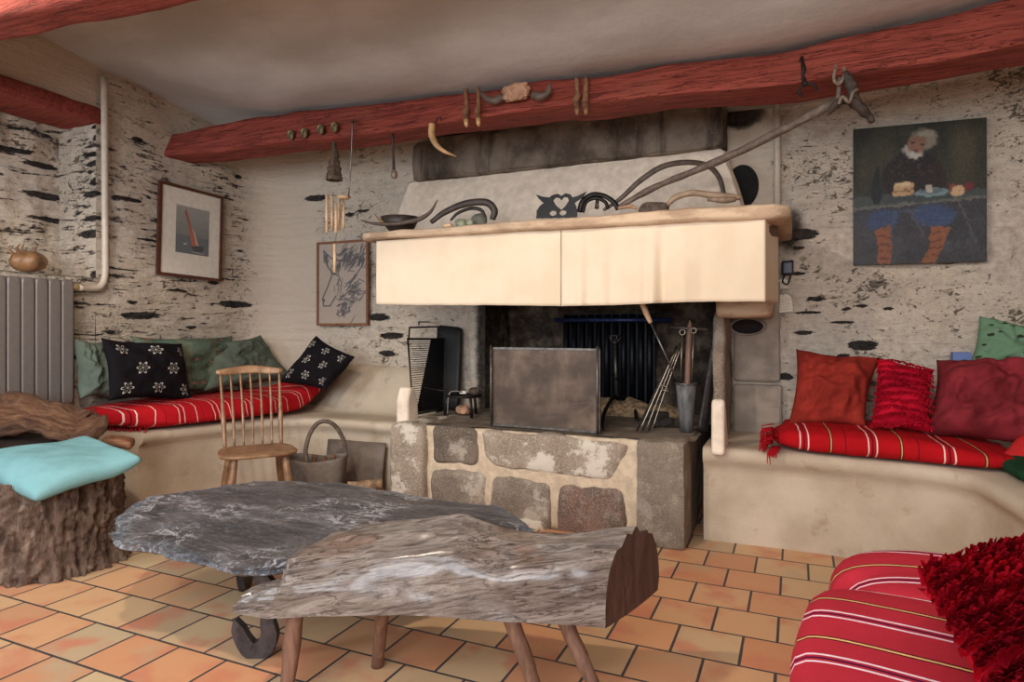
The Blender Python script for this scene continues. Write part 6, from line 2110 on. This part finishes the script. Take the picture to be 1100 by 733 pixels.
obj('string', tube([(cc_[0] + .02, cc_[1], zt_), Y(359.5, 263, BF + .05)], .0015, 5), M_ROPE, WC)
RDp = [Y(379, 128, BF), Y(378.5, 138, BF - .004), Y(377, 175, BF + .02), Y(374.5, 212, BF + .04)]
obj('hanging_rod', tube(RDp, [.005, .0045, .004, .004], 8, smooth=4), M_STEEL, WC)
obj('nail', tube([Y(379, 131, BF - .012), Y(379, 131, BF + .03)], .005, 8), M_IRON, WC)
# ladle
LD = thing('ladle', 'small dark ladle hanging under the beam left of the horn', 'ladle', Y(423, 192, BF + .06))
obj('handle', tube([Y(422, 143, BF + .06), Y(422.5, 165, BF + .06), Y(423, 182, BF + .06)], [.007, .006, .009], 10, smooth=4), M_DARKWOOD, LD)
c = Y(423.5, 187, BF + .06)
mb = MB(); lathe([(.002, -.026), (.014, -.024), (.019, -.008), (.017, .012), (.008, .024), (.002, .026)], c, 20, mb=mb); obj('bowl', mb, plain('ladle_bowl', (136, 118, 98), .5, .3), LD)
obj('string', tube([Y(422, 144, BF + .06), np.array([Y(422, 144, BF + .06)[0], BF + .06, beam_bottom(-2.2) + .015])], .002, 6), M_ROPE, LD)

# ------------------------------------------------------------------ electrical box and paper tags
c = Y(845, 288, YB - .05)
EB = thing('switch_box', 'small dark blue electrical box on the wall right of the mantel curtain', 'switch box', (c[0], YB - .03, c[2] - .05))
obj('housing', bx(c[0] - .025, c[0] + .035, YB - .07, YB - .016, c[2] - .04, c[2] + .04, n=(6, 4, 6), k=14), M_PLASTIC, EB)
obj('cable', tube([(c[0] - .01, YB - .05, c[2] - .04), (c[0] - .02, YB - .06, c[2] - .075), (c[0] + .005, YB - .06, c[2] - .09), (c[0] + .02, YB - .05, c[2] - .042)], .004, 8, smooth=6), M_BLACK, EB)


def wtag(px, py, w_, h_, label, rot):
    c = Y(px, py, YB - .035)
    T = thing('paper_tag', label, 'tag', c)
    ca, sa = math.cos(rot), math.sin(rot)
    f = lambda a, b, t: np.array([c[0] + a * ca - b * sa, YB - .035 - t, c[2] + a * sa + b * ca])
    mb = MB(); prism([(-w_ / 2, -h_ / 2), (w_ / 2, -h_ / 2), (w_ / 2, h_ * .3), (w_ * .25, h_ / 2), (-w_ * .25, h_ / 2), (-w_ / 2, h_ * .3)], .0015, f, mb)
    pap = obj('paper', mb, M_PAPER, T, smooth=False)
    mb = MB()
    for r_ in range(5):
        b = h_ * (.22 - .14 * r_); a = -w_ * .38
        while a < w_ * .32:
            l = random.uniform(.006, .014)
            pts = [f(min(a + l * k / 4, w_ * .4), b + random.uniform(-.0022, .0022), .0025) for k in range(5)]
            tube(pts, .0007, 4, mb=mb); a += l + .004
    obj('handwriting', mb, M_INK, pap)
    obj('string', tube([f(0, h_ * .42, .002), f(-.01, h_ * .75, .004), (c[0] - .01, YB - .05, c[2] + h_ * .9)], .0012, 5), M_ROPE, T)


wtag(843, 326, .075, .10, 'larger white paper tag with handwritten lines hanging on the wall beside the curtain', .12)
wtag(841, 305, .05, .055, 'smaller white paper tag just under the dark electrical box', .05)
